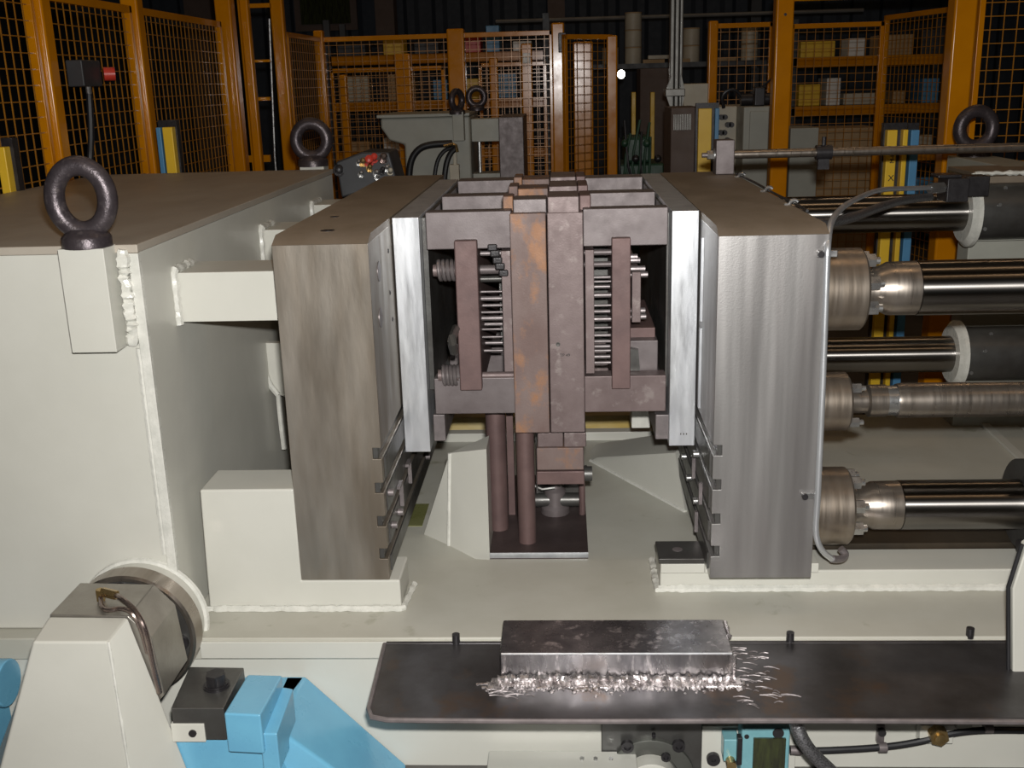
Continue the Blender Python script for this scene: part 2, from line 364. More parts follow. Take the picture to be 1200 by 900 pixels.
# ---------------------------------------------------------------- background clutter
def shelf(px0, px1, Y, levels, lab, m='orange'):
    A = P(px0, 60, y=Y).x; B = P(px1, 60, y=Y).x
    t = thing('storage_rack', ((A+B)/2, Y, 0), lab, 'rack')
    for x in (A, B):
        for yy in (Y, Y+.8):
            obj('upright', MB().box(x-.03, x+.03, yy-.03, yy+.03, 0, max(levels)+.35), M['dark'], t)
    for z in levels:
        obj('beam', MB().box(A, B, Y-.03, Y+.02, z-.09, z), M[m], t)
        obj('shelf_board', MB().box(A, B, Y+.02, Y+.8, z-.03, z), M['brown'], t)
    return A, B
lv = (.5, 1.05, 1.55, 2.0)
A, B = shelf(385, 640, 8.6, lv, 'orange-beamed storage rack far behind the back fence at left')
cols = ['card', 'cream', 'white', 'red', 'dark', 'ltblue', 'yellow']
nm = {'card': 'brown cardboard', 'cream': 'cream', 'white': 'white', 'red': 'red', 'dark': 'dark', 'ltblue': 'blue', 'yellow': 'yellow'}
def goods(A, B, Y, levels, where, n, grp):
    for zi, z in enumerate(levels):
        x = A+.08
        kk = 0
        while x < B-.3:
            kk += 1
            ww = random.uniform(.12, .34); h = random.uniform(.08, .26); m = random.choice(cols)
            b = obj('storage_box', MB().box(x, x+ww, Y+.06, Y+.06+random.uniform(.2, .4), z+.001, z+h), M[m], bev=.008)
            tag(b, '%s box, %s from the left on the %s shelf, %s' % (nm[m], ('first', 'second', 'third', 'fourth', 'fifth', 'sixth', 'seventh', 'eighth', 'ninth', 'tenth')[kk-1], ('lowest', 'second', 'third', 'top')[zi], where.replace('rack behind the ', '').replace(' fence', '').replace(' frame', '')+' rack'), 'box', grp)
            x += ww+random.uniform(.03, .2)
goods(A, B, 8.6, lv, 'rack behind the left back fence', 10, 'boxes on the left rack')
A, B = shelf(930, 1130, 8.2, (.45, .95, 1.4, 1.85), 'tall storage rack behind the right gate frame')
goods(A, B, 8.2, (.45, .95, 1.4, 1.85), 'rack behind the right gate frame', 8, 'boxes on the right rack')
# workshop rack in the gap
def px_box(name, x0, y0, x1, y1, Y, d, m, lab, cat, bev=.006, ground=False, group=None):
    X0, X1, Z0, Z1 = fb(x0, y0, x1, y1, Y)
    if ground: Z0 = 0
    return tag(obj(name, MB().box(X0, X1, Y, Y+d, Z0, Z1), M[m], bev=bev), lab, cat, group)
A = P(688, 60, y=8.9).x; B = P(900, 60, y=8.9).x; zt = P(760, 74, y=8.9).z
t = thing('work_rack', ((A+B)/2, 9.2, 0), 'dark rack carrying paint tins, seen through the open gap', 'rack')
obj('rack_top', MB().box(A, B, 8.9, 9.6, zt-.05, zt), M['dark'], t)
for x in (A+.03, B-.03, (A+B)/2):
    obj('leg', MB().box(x-.03, x+.03, 8.93, 8.99, 0, zt-.05), M['dark'], t); obj('leg', MB().box(x-.03, x+.03, 9.5, 9.56, 0, zt-.05), M['dark'], t)
for k, (px, rows) in enumerate(((715, 1), (742, 3), (810, 2), (878, 2))):
    for i in range(rows):
        c = P(px, 60, y=9.1).x; z = zt+i*.17
        tn = thing('paint_tin', (c, 9.1, z), 'cream paint tin, %s of the tins %s' % (('lowest', 'second up', 'topmost')[i], ('beside the orange gap post', 'stacked left of the grey duct', 'right of the grey duct', 'behind the right fence panel')[k]), 'tin', 'paint tins on the dark rack')
        obj('can', MB().cyl((c, 9.1, z), (c, 9.1, z+.155), .085, n=20), M['cream'], tn); obj('lid', MB().cyl((c, 9.1, z+.155), (c, 9.1, z+.168), .088, n=20), M['card'], tn)
for k, (px, m) in enumerate(((766, 'card'), (772, 'cream'), (796, 'card'), (850, 'card'))):
    c = P(px, 60, y=8.95).x; z0 = zt+(.04 if k == 1 else 0)
    tag(obj('board_offcut', MB().box(c-.11, c+.11, 8.91, 9.0, z0, z0+.035), M[m]), ('orange-brown board offcut on the dark rack, left of the duct', 'pale board offcut lying on another, left of the duct', 'board offcut behind the grey duct', 'board offcut right of the duct')[k], 'board')
px_box('storage_cabinet', 750, 80, 792, 200, 8.3, .5, 'brown', 'tall dull brown cabinet behind the open gap', 'cabinet', ground=True)
px_box('yellow_bollard', 740, 108, 745, 200, 8.0, .06, 'yellow', 'thin yellow upright in the gap, the left one', 'post', ground=True)
px_box('yellow_bollard', 762, 108, 767, 200, 8.0, .06, 'yellow', 'thin yellow upright in the gap, the right one', 'post', ground=True)
# small lit lamp
c = P(728, 87, y=6.0)
t = thing('work_lamp', (c.x, 6.0, c.z-.05), 'small lit white lamp beside the glinting orange gap post', 'lamp')
obj('bulb', MB().ball((c.x, 6.0, c.z), .030, 14, 8, 1.1), M['bulb'], t)
obj('bracket', MB().box(P(717, 87, y=5.95).x+.02, c.x, 6.0, 6.02, c.z-.012, c.z+.012), M['dark'], t)
# overhead pipe
a = P(690, 22, y=9.5); b = P(900, 12, y=9.5)
tag(obj('ceiling_pipe', MB().cyl((a.x-1, 9.5, a.z), (b.x+1, 9.5, a.z), .02, n=8), M['duct']), 'thin pale pipe running across behind the grey duct', 'pipe')
# vertical duct
t = thing('cable_duct', (P(792, 100, y=5.0).x, 5.0, 0), 'grey vertical cable duct with clamp collar in the open gap', 'duct')
for x0, x1 in ((785.5, 790.5), (791, 796), (796.5, 800.5)):
    X0, X1, _, _ = fb(x0, 0, x1, 100, 5.0)
    obj('channel', MB().box(X0, X1, 5.0, 5.08, .0, 4.2), M['duct'], t, .008)
X0, X1, Z0, Z1 = fb(780, 104, 803, 113, 4.96); obj('collar', MB().box(X0, X1, 4.96, 5.12, Z0, Z1), M['duct'], t, .006)
for s in (0, 1):
    a = P(788 if s == 0 else 798, 86, y=4.97); b = P(781 if s == 0 else 802, 104, y=4.97)
    obj('brace', MB().prism([(a.x, a.z), (b.x, b.z), (a.x, b.z)], 'y', 4.965, 4.995), M['duct'], t)
    a = P(786 if s == 0 else 799, 128, y=4.97); b = P(781 if s == 0 else 802, 113, y=4.97)
    obj('brace', MB().prism([(a.x, a.z), (b.x, b.z), (a.x, b.z)], 'y', 4.965, 4.995), M['duct'], t)
# louvred cabinet
X0, X1, Z0, Z1 = fb(786, 126, 820, 200, 4.3)
t = thing('louvred_cabinet', ((X0+X1)/2, 4.5, 0), 'dark brown louvred cabinet in front of the grey duct', 'cabinet')
obj('cabinet_body', MB().box(X0, X1, 4.3, 4.75, 0, Z1), M['brown'], t, .006)
for i in range(11):
    x = X0+.015+i*(X1-X0)*.62/11; obj('louvre', MB().box(x, x+.006, 4.29, 4.302, Z0+.25, Z1-.04), M['duct'], t)
px_box('junction_box', 801, 98, 830, 126, 5.4, .3, 'cream', 'cream box with dark opening above the louvred cabinet', 'box', ground=True)
curtain(816, 843, 127, 3.9, [(.08, .66, 'yellow', 'yellow_strip'), (.80, .98, 'ltblue', 'blue_strip')], 'yellow and blue light curtain left of the dark rod block')
# grey machine behind the rod
X0, X1, Z0, Z1 = fb(845, 125, 905, 215, 4.6)
t = thing('grey_machine', ((X0+X1)/2, 4.9, 0), 'grey machine housing with dark pipework behind the chrome guide rod', 'machine')
xm = X0+(X1-X0)*.42
obj('housing', MB().box(xm, X1, 4.6, 5.3, 0, Z1), M['mgrey'], t, .01)
obj('side_plate', MB().box(X0, xm, 4.85, 5.3, 0, Z1), M['cream'], t, .01)
obj('cover_panel', MB().box(xm+.04, X1-.03, 4.585, 4.6, Z1-.32, Z1-.03), M['mgrey'], t, .004)
for i in range(7):
    x = X0+.03+(i % 4)*.022; z = Z1-.07-.05*(i//2)
    obj('port', MB().cyl((x, 4.80, z), (x, 4.86, z), .018, n=10), M['black'], t)
obj('top_motor', MB().cyl((X0+.15, 4.8, Z1+.04), (X0+.36, 4.8, Z1+.04), .04, n=14), M['black'], t)
obj('hose', MB().tube([(X0+.04, 4.8, Z1-.01), (X0+.02, 4.78, Z1+.08), (X0+.1, 4.78, Z1+.12), (X0+.18, 4.8, Z1+.03)], .012, 8, 2), M['rubber'], t)
obj('switch_head', MB().box(xm+.07, xm+.14, 4.62, 4.7, Z1, Z1+.12), M['black'], t, .01)
obj('lever', MB().tube([(xm+.1, 4.66, Z1+.1), (xm+.3, 4.66, Z1+.27)], .007, 6), M['black'], t)
px_box('grey_pedestal', 925, 150, 958, 230, 5.2, .4, 'mgrey', 'dull grey pedestal behind the gate mesh right of the orange post', 'pedestal', ground=True)
px_box('parts_crate', 960, 150, 1030, 165, 6.9, .5, 'card', 'brown crate behind the far mesh, left of the yellow light curtain bars', 'crate', ground=True)
# green machine in the gap
X0, X1, Z0, Z1 = fb(724, 150, 780, 208, 5.9)
t = thing('green_machine', ((X0+X1)/2, 6.1, 0), 'dark green machine with pipes standing low in the open gap', 'machine')
obj('base', MB().box(X0, X1, 5.95, 6.5, 0, Z0+.1), M['green'], t, .02)
obj('housing', MB().box(X0+.06, X1-.1, 6.0, 6.4, Z0+.1, Z1-.07), M['green'], t, .03)
for i in range(9):
    x = X0+.02+i*.028; obj('pipe', MB().tube([(x, 5.94, Z0), (x+random.uniform(-.03, .03), 5.93, Z0+.12), (x+random.uniform(-.05, .05), 5.97, Z1+random.uniform(-.1, .08))], .011, 7, 1), M['green' if i % 3 else 'black'], t)
for i in range(4):
    c = P(732+i*13, 168+(i % 2)*18, y=5.9); obj('valve', MB().ball((c.x, 5.91, c.z), .03), M['black' if i % 2 else 'green'], t)

# ---------------------------------------------------------------- second machine (back left of centre)
def eye_bolt(base, outer, label, yaw=0, group=None, squash=1.04, collar_w=.35):
    """forged lifting ring standing on base (x,y,z), outer diameter of the ring"""
    b = Vector(base); R = outer*.36; r = outer*.14
    t = thing('eye_bolt', b, label, 'eye bolt', group)
    nrm = Vector((math.sin(yaw), -math.cos(yaw), 0)); cz = R+r+outer*.10
    cz = R*squash+r+outer*.08
    obj('ring', MB().torus(b+Vector((0, 0, cz)), nrm, R, r, 48, 18, 1, squash), M['eye'], t)
    obj('collar', MB().lathe(b, (0, 0, 1), [(0, outer*collar_w), (outer*.13, outer*collar_w*1.0), (outer*.17, outer*collar_w*.93), (outer*.25, outer*collar_w*.62)], 28), M['eye'], t)
    return t
t = thing('far_machine_frame', (-.75, 4.6, 0), 'grey machine frame with overhanging arm behind the left platen', 'machine')
X0, X1, Z0, Z1 = fb(470, 137, 548, 215, 4.4); xa = P(445, 140, y=4.4).x
obj('upright_frame', MB().prism([(xa, Z1), (xa, Z1-.06), (xa+.05, Z1-.14), (X0+.02, Z1-.17), (X0+.02, .0), (X1+.02, .0), (X1+.02, Z1)], 'y', 4.42, 5.1), M['mgrey'], t, .015)
obj('top_plate', MB().box(xa-.02, X1+.02, 4.40, 5.12, Z1, Z1+.02), M['mgrey'], t, .004)
Xb, Xc, Zb, _ = fb(531, 133, 544, 165, 4.36); obj('lifting_pad', MB().box(Xb, Xc, 4.33, 4.42, Zb, Z1+.03), M['mgrey'], t, .004)
Xb, Xc, Zb, Zc = fb(550, 139, 586, 166, 4.5); obj('cross_beam', MB().box(X1+.02, Xc, 4.5, 4.7, Zb, Zc), M['mgrey'], t, .005)
Xb, Xc, Zb, Zc = fb(545, 200, 610, 212, 4.5); obj('lower_beam', MB().box(X1+.02, Xc, 4.5, 4.7, 0, Zb+.05), M['mgrey'], t, .005)
c = P(562, 180, y=4.6); obj('tie_rod', MB().cyl((c.x, 4.6, Zb+.05), (c.x, 4.6, c.z+.2), .012, n=10), M['zinc'], t)
Xb, Xc, Zb, Zc = fb(585, 137, 614, 212, 4.4); far_top = Zc
pl = obj('steel_platen', MB().box(Xb, Xc, 4.4, 5.1, 0, Zc), M['oxide2'], None, .006)
tag(pl, 'small grey steel platen at the right end of the grey frame behind', 'platen')
h = thing('hose_bundle', P(505, 210, y=4.3), 'looped black hydraulic hoses with brass fitting on the grey frame behind', 'hose')
def hp(l, Y): return [P(a, b, y=Y) for a, b in l]
obj('hose', MB().tube(hp([(479, 222), (480, 190), (490, 174), (505, 169), (530, 168)], 4.3), .022, 12, 3), M['rubber'], h)
obj('hose', MB().tube(hp([(508, 222), (511, 190), (520, 176), (532, 172)], 4.32), .013, 10, 3), M['rubber'], h)
obj('hose', MB().tube(hp([(520, 222), (522, 195), (527, 180), (535, 173)], 4.3), .018, 10, 3), M['rubber'], h)
obj('fitting', MB().tube(hp([(520, 171), (534, 168), (536, 178)], 4.28), .010, 8, 1), M['brass'], h)
obj('sensor', MB().fbox(527, 193, 538, 215, 4.3, .06).fbox(531, 176, 535, 194, 4.31, .03), M['cream'], h, .003)
eye_bolt(P(536, 134, y=4.37), .145, 'small black lifting ring turned edge-on on the grey frame behind', yaw=1.0)
c = P(559, 128, y=4.9)
eye_bolt((c.x, 4.9, Z1+.02), .15, 'small black lifting ring facing front above the grey cross beam', yaw=.0)
# valve block
t = thing('control_valve_block', P(425, 222, y=1.95), 'black connector block with red and brass fittings behind the left platen', 'valve')
q = [P(393, 190, y=2.2), P(424, 178, y=2.2), P(456, 178, y=2.2), P(466, 214, y=2.2), P(400, 232, y=2.2)]
obj('block', MB().hexa([(p.x, 2.2, p.z) for p in q], [(p.x, 2.45, p.z) for p in q]), M['dark'], t, .01)
obj('stand', MB().box(-.70, -.60, 2.25, 2.4, 0, q[4].z+.02), M['dark'], t)
for i, (px, py, r, m) in enumerate(((431, 190, .022, 'red'), (437, 187, .018, 'red'), (448, 187, .02, 'copper'), (424, 192, .016, 'brass'), (432, 199, .014, 'brass'), (422, 206, .012, 'zinc'), (440, 205, .014, 'zinc'), (452, 199, .013, 'zinc'), (456, 203, .012, 'cream'), (447, 202, .014, 'black'), (396, 201, .022, 'black'), (419, 193, .010, 'zinc'), (441, 210, .010, 'zinc'))):
    c = P(px, py, y=2.19); obj('fitting', MB().lathe((c.x, 2.21, c.z), (.25, -1, .35), [(0, r*1.2), (.012, r*1.2), (.012, r*.8), (.05, r*.8), (.055, r*.4)], 10), M[m], t)

# ---------------------------------------------------------------- machine bed
t = thing('machine_bed', (.1, .6, 0), 'long pale grey welded machine bed carrying the platens and die', 'machine bed')
bed = t
obj('bed_front', MB().box(-1.9, 1.75, -.15, .30, .314, .375), M['bed'], t, .004)
obj('bed_deck', MB().box(-.97, 1.75, .302, 1.65, .30, .366), M['bed'], t)
obj('front_face', MB().box(-1.9, 1.75, -.140, -.02, 0, .312), M['paint'], t)
obj('rear_beam', MB().box(-.97, 1.75, 1.5, 1.62, 0, .30), M['bed'], t)
obj('ledge_lip', MB().box(-.93, 1.75, -.158, -.149, .322, .368), M['paint'], t, .002)
# left seat under left platen (L-shaped)
obj('platen_seat', MB().prism([(-.955, .375), (-.44, .375), (-.44, .458), (-.700, .458), (-.700, .715), (-.945, .715)], 'y', 0.002, .15), M['paint'], t, .006)
obj('seat_rail', MB().box(-.70, -.53, .17, 1.6, .366, .458), M['slot'], t)
obj('weld_bead', MB().tube([(-.96+i*.01, -.006+random.uniform(-.002, .002), .380) for i in range(53)]+[(-.435+i*.001, .0+i*.012, .38) for i in range(12)], .009, 7, jit=.2), M['weld'], t)
# right seat
obj('platen_seat', MB().box(.245, 1.7, .10, .232, .375, .432), M['paint'], t, .005)
obj('seat_pad', MB().box(.362, .66, .085, .2, .432, .459), M['paint'], t, .002)
obj('seat_pad', MB().box(.245, .3615, .0855, .2, .432, .4585), M['paint'], t, .002)
obj('seat_rail', MB().box(.44, .60, .24, 1.5, .366, .459), M['slot'], t)
obj('weld_bead', MB().tube([(.24+i*.012, .098, .380) for i in range(122)], .011, 7, jit=.2), M['weld'], t)
obj('weld_bead', MB().tube([(.238, .09+i*.01, .38) for i in range(20)], .010, 7, jit=.25), M['weld'], t)
# left gusset, right gusset (V of plates rising from the deck)
zg = .668
a, b, c, d = P(497, 626, z=.366), P(526, 639, z=.366), P(557, 655, z=.366), P(574, 656, z=.366)
e = P(527, 531, y=b.y); g2 = P(570, 517, y=c.y); g2.z = .70
o_ = obj('left_gusset', MB().add([b, c, d, Vector((d.x, d.y+.02, g2.z)), e, Vector((d.x, d.y+.14, .366)), Vector((d.x, d.y+.14, g2.z)), a, Vector((a.x+.02, a.y+.1, .366))],
    [(0, 1, 2, 3, 4), (2, 5, 6, 3), (7, 0, 4), (7, 4, 6, 8), (4, 3, 6), (7, 8, 5, 2, 1, 0), (8, 6, 5)]), M['paint'], t)
obj('gusset_edge', MB().tube([b, e], .006, 8), M['weld'], t)
# right: diagonal wall on deck
C0, D0 = P(803, 600, z=.366), P(692, 540, z=.366)
e1 = P(792, 533, y=C0.y+.05); e0 = P(700, 536, y=D0.y)
obj('right_gusset', MB().add([D0, C0, (e1.x, e1.y+.02, e1.z), (e0.x, e0.y, e0.z+.0), (D0.x, D0.y+.10, .366), (C0.x+.10, C0.y+.1, .366), (e1.x+.08, e1.y+.25, e1.z), (e0.x, e0.y+.15, e0.z)],
    [(0, 1, 2, 3), (3, 2, 6, 7), (1, 5, 6, 2), (0, 3, 7, 4), (4, 7, 6, 5), (0, 4, 5, 1)]), M['paint'], t)
obj('gusset_edge', MB().tube([D0, C0], .007, 8), M['weld'], t)
X0, X1, Z0, Z1 = fb(688, 508, 775, 529, 1.35)
obj('cross_web', MB().box(-.75, .45, 1.37, 1.42, .36, Z1), M['paint'], t, .003)
obj('oil_stain_plate', MB().box(P(487, 600, z=.37).x-.02, P(487, 600, z=.37).x+.035, .56, .74, .366, .3685), mat('green_oil_film', (.13, .14, .04), (.2, .2, .09), .3), t)
X0, X1, Z0, Z1 = fb(530, 478, 800, 512, 1.56)
yb = tag(obj('yellow_cross_beam', MB().box(-.50, .42, 1.50, 1.60, .3665, P(710, 487, y=1.5).z), M['creamy'], bev=.004), 'pale yellow crossbar behind the die, just above the bed', 'beam')
# rail and strip behind right seat
tag(obj('guide_rail', MB().box(.66, 1.72, .235, .40, .3665, .447), mat('dark_brown_oiled_rail', (.06, .045, .03), (.035, .028, .02), .35, .3), bev=.003), 'dark oily flat rail under the lower chrome cylinder', 'rail')
rd = MB()
for s in (0,): rd.hexa([P(1140, 490, z=.367), P(1215, 560, z=.367), P(1215, 560, z=.367)+Vector((.03, 0, 0)), P(1140, 490, z=.367)+Vector((.03, 0, 0))],
                       [P(1140, 490, z=.367)+Vector((0, 0, .01)), P(1215, 560, z=.367)+Vector((0, 0, .01)), P(1215, 560, z=.367)+Vector((.03, 0, .01)), P(1140, 490, z=.367)+Vector((.03, 0, .01))])
obj('deck_strip', rd, M['paint'], t)
# dark stop block left of right platen foot
X0, X1, Z0, Z1 = fb(774, 663, 832, 690, .085)
t = thing('stop_block', ((.248+.36)/2, .14, .459), 'dark steel stop block with one hole at the right platen foot', 'block')
obj('plate', MB().box(.240, .360, .086, .20, .4595, .474), M['slot'], t, .002)
obj('socket_hole', MB().lathe((.295, .145, .4735), (0, 0, 1), [(0, .014), (.001, .014), (.0015, .010), (.001, .002)], 16), M['pin'], t)

# ---------------------------------------------------------------- left frame
t = thing('fixed_frame', (-1.4, 1.0, 0), 'massive pale grey welded frame with tan top filling the left side', 'machine frame')
obj('frame_body', MB().box(-2.02, -.985, -.10, 2.06, .376, 1.345), M['paint'], t, .004)
obj('top_plate', MB().box(-2.02, -.983, -.108, 2.07, 1.345, 1.365), mat('shade_toned_frame_top', (.40, .36, .30), (.34, .30, .25), .5, 0, (4, 2, 4)), t, .003)  # frame paint is grey; shade and warm reflection are put into this tan
obj('edge_strip', MB().box(-1.006, -.982, -.112, -.095, .376, 1.345), M['weld'], t, .002)
obj('weld_bead', MB().tube([(-1.012+random.uniform(-.001, .001), -.104, 1.118-i*.009) for i in range(60)], .007, 7, jit=.1), M['weld'], t)
lb = obj('lifting_block', MB().box(-1.142, -1.036, -.17, -.098, 1.125, 1.366), M['paint'], t, .002)
obj('block_weld', MB().tube([(-1.018+random.uniform(-.003, .003), -.112, 1.355-i*.0065) for i in range(36)], .014, 8, jit=.28), M['weld'], lb)
for k, (y0, w_) in enumerate(((.10, .18), (.90, .2), (1.62, .2))):
    sb_ = obj('spacer_block', MB().box(-.986, -.702, y0, y0+w_, 1.135, 1.262), M['paint'], t, .002)
    obj('weld_bead', MB().tube([(-.983, y0-.004, 1.13+i*.011) for i in range(13)]+[(-.980, y0+.01*i, 1.268) for i in range(14)], .012, 8, jit=.18), M['weld'], sb_)
# curved gusset web seen in the shadow gap
q = [P(x, y, y=.85) for x, y in ((307, 402), (309, 430), (316, 450), (326, 462), (345, 470), (345, 402))]
gw = obj('gusset_web', MB().prism([(p.x, p.z) for p in q], 'y', .85, .88), M['paint'], t, .002)
obj('weld_bead', MB().tube([Vector((p.x, .846, p.z)) for p in q[:4]], .010, 7, 3), M['weld'], gw)
obj('edge_bead', MB().tube([P(326, 462, y=.86), P(329, 495, y=.86), P(333, 526, y=.86)], .009, 8, 2), M['weld'], t)
# ring eye bolts
eye_bolt((-1.087, -.134, 1.3665), .162, 'large dark lifting ring on the block at the near left', yaw=.12, squash=1.25, collar_w=.34)
c = P(366, 195, y=2.1)
pad = tag(obj('lifting_pad', MB().box(c.x-.05, c.x+.055, 2.075, 2.17, 1.20, c.z), M['paint'], bev=.003), 'pale block on the back of the tan frame under the far ring', 'block')
eye_bolt((c.x, 2.12, c.z), .185, 'dark lifting ring at the far corner of the tan frame top', yaw=.05)

# ---------------------------------------------------------------- platens
def platen_poly(xo, xi, s, zs, z0=.46, z1=1.34, nd=.022):
    """outer x, inner x, sign towards the inner face; notches at zs on the inner side"""
    p = [(xo, z0), (xi, z0)]
    for za, zb in zs: p += [(xi, za), (xi-s*nd, za), (xi-s*nd, zb), (xi, zb)]
    p += [(xi, z1), (xo, z1)]
    return p
def zpx(y, px, Y=0): return P(px, y, y=Y).z
nl = [(zpx(b, 448), zpx(a, 448)) for a, b in ((643, 655), (605, 617), (566, 578), (525, 538))]
nr = [(zpx(b, 838), zpx(a, 838)) for a, b in ((640, 652), (602, 614), (562, 574), (522, 534))]
def platen(xo, xi, s, zs, m, depth, lab):
    t = thing('platen', ((xo+xi)/2, depth/2, .46), lab, 'platen')
    obj('body', MB().prism(platen_poly(xo, xi, s, zs), 'y', 0, depth), m, t, .0015)
    c = .012
    obj('top_face', MB().hexa([(xo, 0, 1.34), (xi, 0, 1.34), (xi, depth, 1.34), (xo, depth, 1.34)],
        [(xo, .045, 1.3595), (xi, .045, 1.3595), (xi, depth, 1.3595), (xo, depth, 1.3595)]), M['steel_top'], t)
    for i, (za, zb) in enumerate(zs):
        # darker T-slot bar inside the groove, running in depth
        obj('slot_lining', MB().box(min(xi-s*.0215, xi-s*.010), max(xi-s*.0215, xi-s*.010), .004, depth-.01, za+.001, zb-.001), M['slot'], t)
    # clamping rails between grooves (darker oiled facing)
    zz = [.47]+[v for z in zs for v in z]+[.70]
    for i in range(0, len(zz), 2):
        if zz[i+1]-zz[i] > .01:
            obj('slot_rail', MB().box(min(xi, xi+s*.004), max(xi, xi+s*.004), .03, depth-.02, zz[i]+.003, zz[i+1]-.003), M['slot'], t)
    return t
LP = platen(-.700, -.467, 1, nl, M['steel_l'], 1.70, 'thick brownish steel platen, left of the die')
RP = platen(.620, .363, -1, nr, M['steel_r'], 1.55, 'thick bright milled steel platen, right of the die')
def face_bolts(T, xi, s, pts, r, m='pin', nm='socket_hole'):
    for px, py in pts:
        c = P(px, py, x=xi); obj(nm, MB().lathe((xi+s*.0045*0, c.y, c.z), (s, 0, 0), [(0, r), (.0015, r), (.002, r*.6), (.001, r*.2)], 16), M[m], T)
face_bolts(LP, -.467, 1, ((444, 318), (446, 372)), .026)
face_bolts(LP, -.467, 1, ((455, 294), (457, 343), (460, 374)), .006, 'black')
for px, py in ((478, 546), (468, 572)):
    c = P(px, py, x=-.455)
    br = MB().box(-.4625, -.452, c.y-.0, c.y+.05, c.z-.004, c.z+.004).box(-.4625, -.452, c.y+.042, c.y+.05, c.z-.07, c.z)
    obj('clamp_bracket', br, M['pin'], LP)
for px, py in ((459, 577), (463, 615), (470, 600), (502, 535)):
    c = P(px, py, x=-.455); obj('stud', MB().cyl((-.463, c.y, c.z), (-.449, c.y, c.z), .010, n=12), M['pin'], LP)
for px, py in ((815, 532), (801, 535), (815, 587), (807, 560)):
    c = P(px, py, x=.352); obj('stud', MB().cyl((.360, c.y, c.z), (.346, c.y, c.z), .010, n=12), M['zinc'], RP)
for px, py in ((812, 545), (820, 575), (815, 608)):
    c = P(px, py, x=.352); obj('clamp_bracket', MB().box(.350, .3590, c.y, c.y+.012, c.z-.04, c.z+.02), M['pin'], RP)
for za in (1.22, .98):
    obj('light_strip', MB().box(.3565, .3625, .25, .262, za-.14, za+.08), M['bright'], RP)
c = P(392, 254, z=1.36); obj('drilled_hole', MB().lathe((c.x, c.y, 1.3585), (0, 0, 1), [(0, .012), (.002, .012), (.002, .007), (.001, .002)], 14), M['black'], LP)
c = P(384, 270, z=1.36); obj('drilled_hole', MB().lathe((c.x, c.y, 1.3585), (0, 0, 1), [(0, .018), (.002, .018), (.002, .011), (.001, .002)], 14), M['black'], LP)

# bolster plates
tag(obj('bolster_plate', MB().box(-.4625, -.390, .35, 1.50, .688, 1.358), M['bright'], bev=.002), 'bright ground steel plate on the inner face of the left platen', 'plate')
b_ = thing('bolster_plate', (.32, .9, .70), 'bright ground steel plate on the inner face of the right platen', 'plate')
obj('plate', MB().box(.287, .3585, .33, 1.50, .705, 1.362), M['bright'], b_, .002)
for i in range(3):
    obj('stamp_mark', MB().box(.318+i*.008, .321+i*.008, .329, .3305, .738, .743), M['slot'], b_)

# ---------------------------------------------------------------- die
t = thing('die', (-.04, .8, .391), 'purple-brown oxidised permanent mould die clamped between the platens', 'die')
D = t
YF = .335
# two mould halves
hl = obj('mould_half', MB().fbox(600.5, 250, 642, 507.5, YF, 1.1), M['rust'], t, .003); hl['label'] = 'rust-streaked left mould half'
hr = obj('mould_half', MB().fbox(643.2, 249, 684.5, 507, YF-.003, 1.1), M['oxide'], t, .003)
# stamped lettering and hole on the right half
cu = bpy.data.curves.new('stamp', 'FONT'); cu.body = 'TP 49'; cu.size = .012; cu.extrude = .0004
to = bpy.data.objects.new('stamp_source', cu); COL.objects.link(to); dg = bpy.context.evaluated_depsgraph_get()
me = bpy.data.meshes.new_from_object(to.evaluated_get(dg)); bpy.data.objects.remove(to)
me.transform(Matrix.Rotation(math.radians(90), 4, 'X')); me.materials.append(M['black'])
q = bpy.data.objects.new('stamped_mark', me); COL.objects.link(q); q.parent = hr
c = P(656, 418, y=YF-.0035); q.location = c-ORG[hr.name]
c = P(654, 403.5, y=YF-.003); obj('drilled_hole', MB().lathe((c.x, c.y+.001, c.z), (0, -1, 0), [(0, .006), (.0015, .006), (.0015, .0035), (.001, .001)], 16), M['slot'], hr)
# stepped heads above the halves, three rows in depth
for k, (Y, dl) in enumerate(((YF+.03, .10), (YF+.36, .14), (YF+.72, .16))):
    z0, z1 = 1.352, 1.398-.004*k
    obj('head_block', MB().box(-.135, -.045, Y, Y+dl, z0, z1), M['rust' if k else 'oxide2'], t, .003)
    obj('head_block', MB().box(-.042, .042, Y-.03, Y+dl+.02, z0, z1+.008), M['oxide'], t, .003)
    obj('rusty_head_block', MB().box(-.166, -.1365, Y+.05, Y+dl+.03, 1.345, z1+.004), M['rust'], t, .004)
    obj('rusty_head_block', MB().box(.0435, .075, Y+.03, Y+dl+.06, 1.345, z1+.004), M['redox'], t, .004)
# cross bars (three rows in depth, top and bottom)
_, _, ta, tb = fb(496, 248, 596, 292, .35); _, _, ba, bb = fb(505, 443, 603, 485, .35)
for k, (Y, dp) in enumerate(((.35, .06), (.76, .09), (1.28, .12))):
    obj('top_bar', MB().box(-.372, -.140, Y, Y+dp, ta, tb), M['oxide2'], t, .003)
    obj('top_bar', MB().box(.052, .279, Y, Y+dp, ta, tb), M['oxide2'], t, .003)
    obj('bottom_bar', MB().box(-.370, -.140, Y, Y+dp, ba, bb), M['oxide2'], t, .003)
    obj('bottom_bar', MB().box(.052, .279, Y, Y+dp, ba, bb), M['oxide'], t, .003)
# clamping plates standing against bolsters, dark
obj('clamp_plate', MB().box(-.3885, -.375, .40, 1.42, .86, 1.35), M['slot'], t)
obj('clamp_plate', MB().box(.2805, .286, .40, 1.42, .86, 1.35), M['slot'], t)
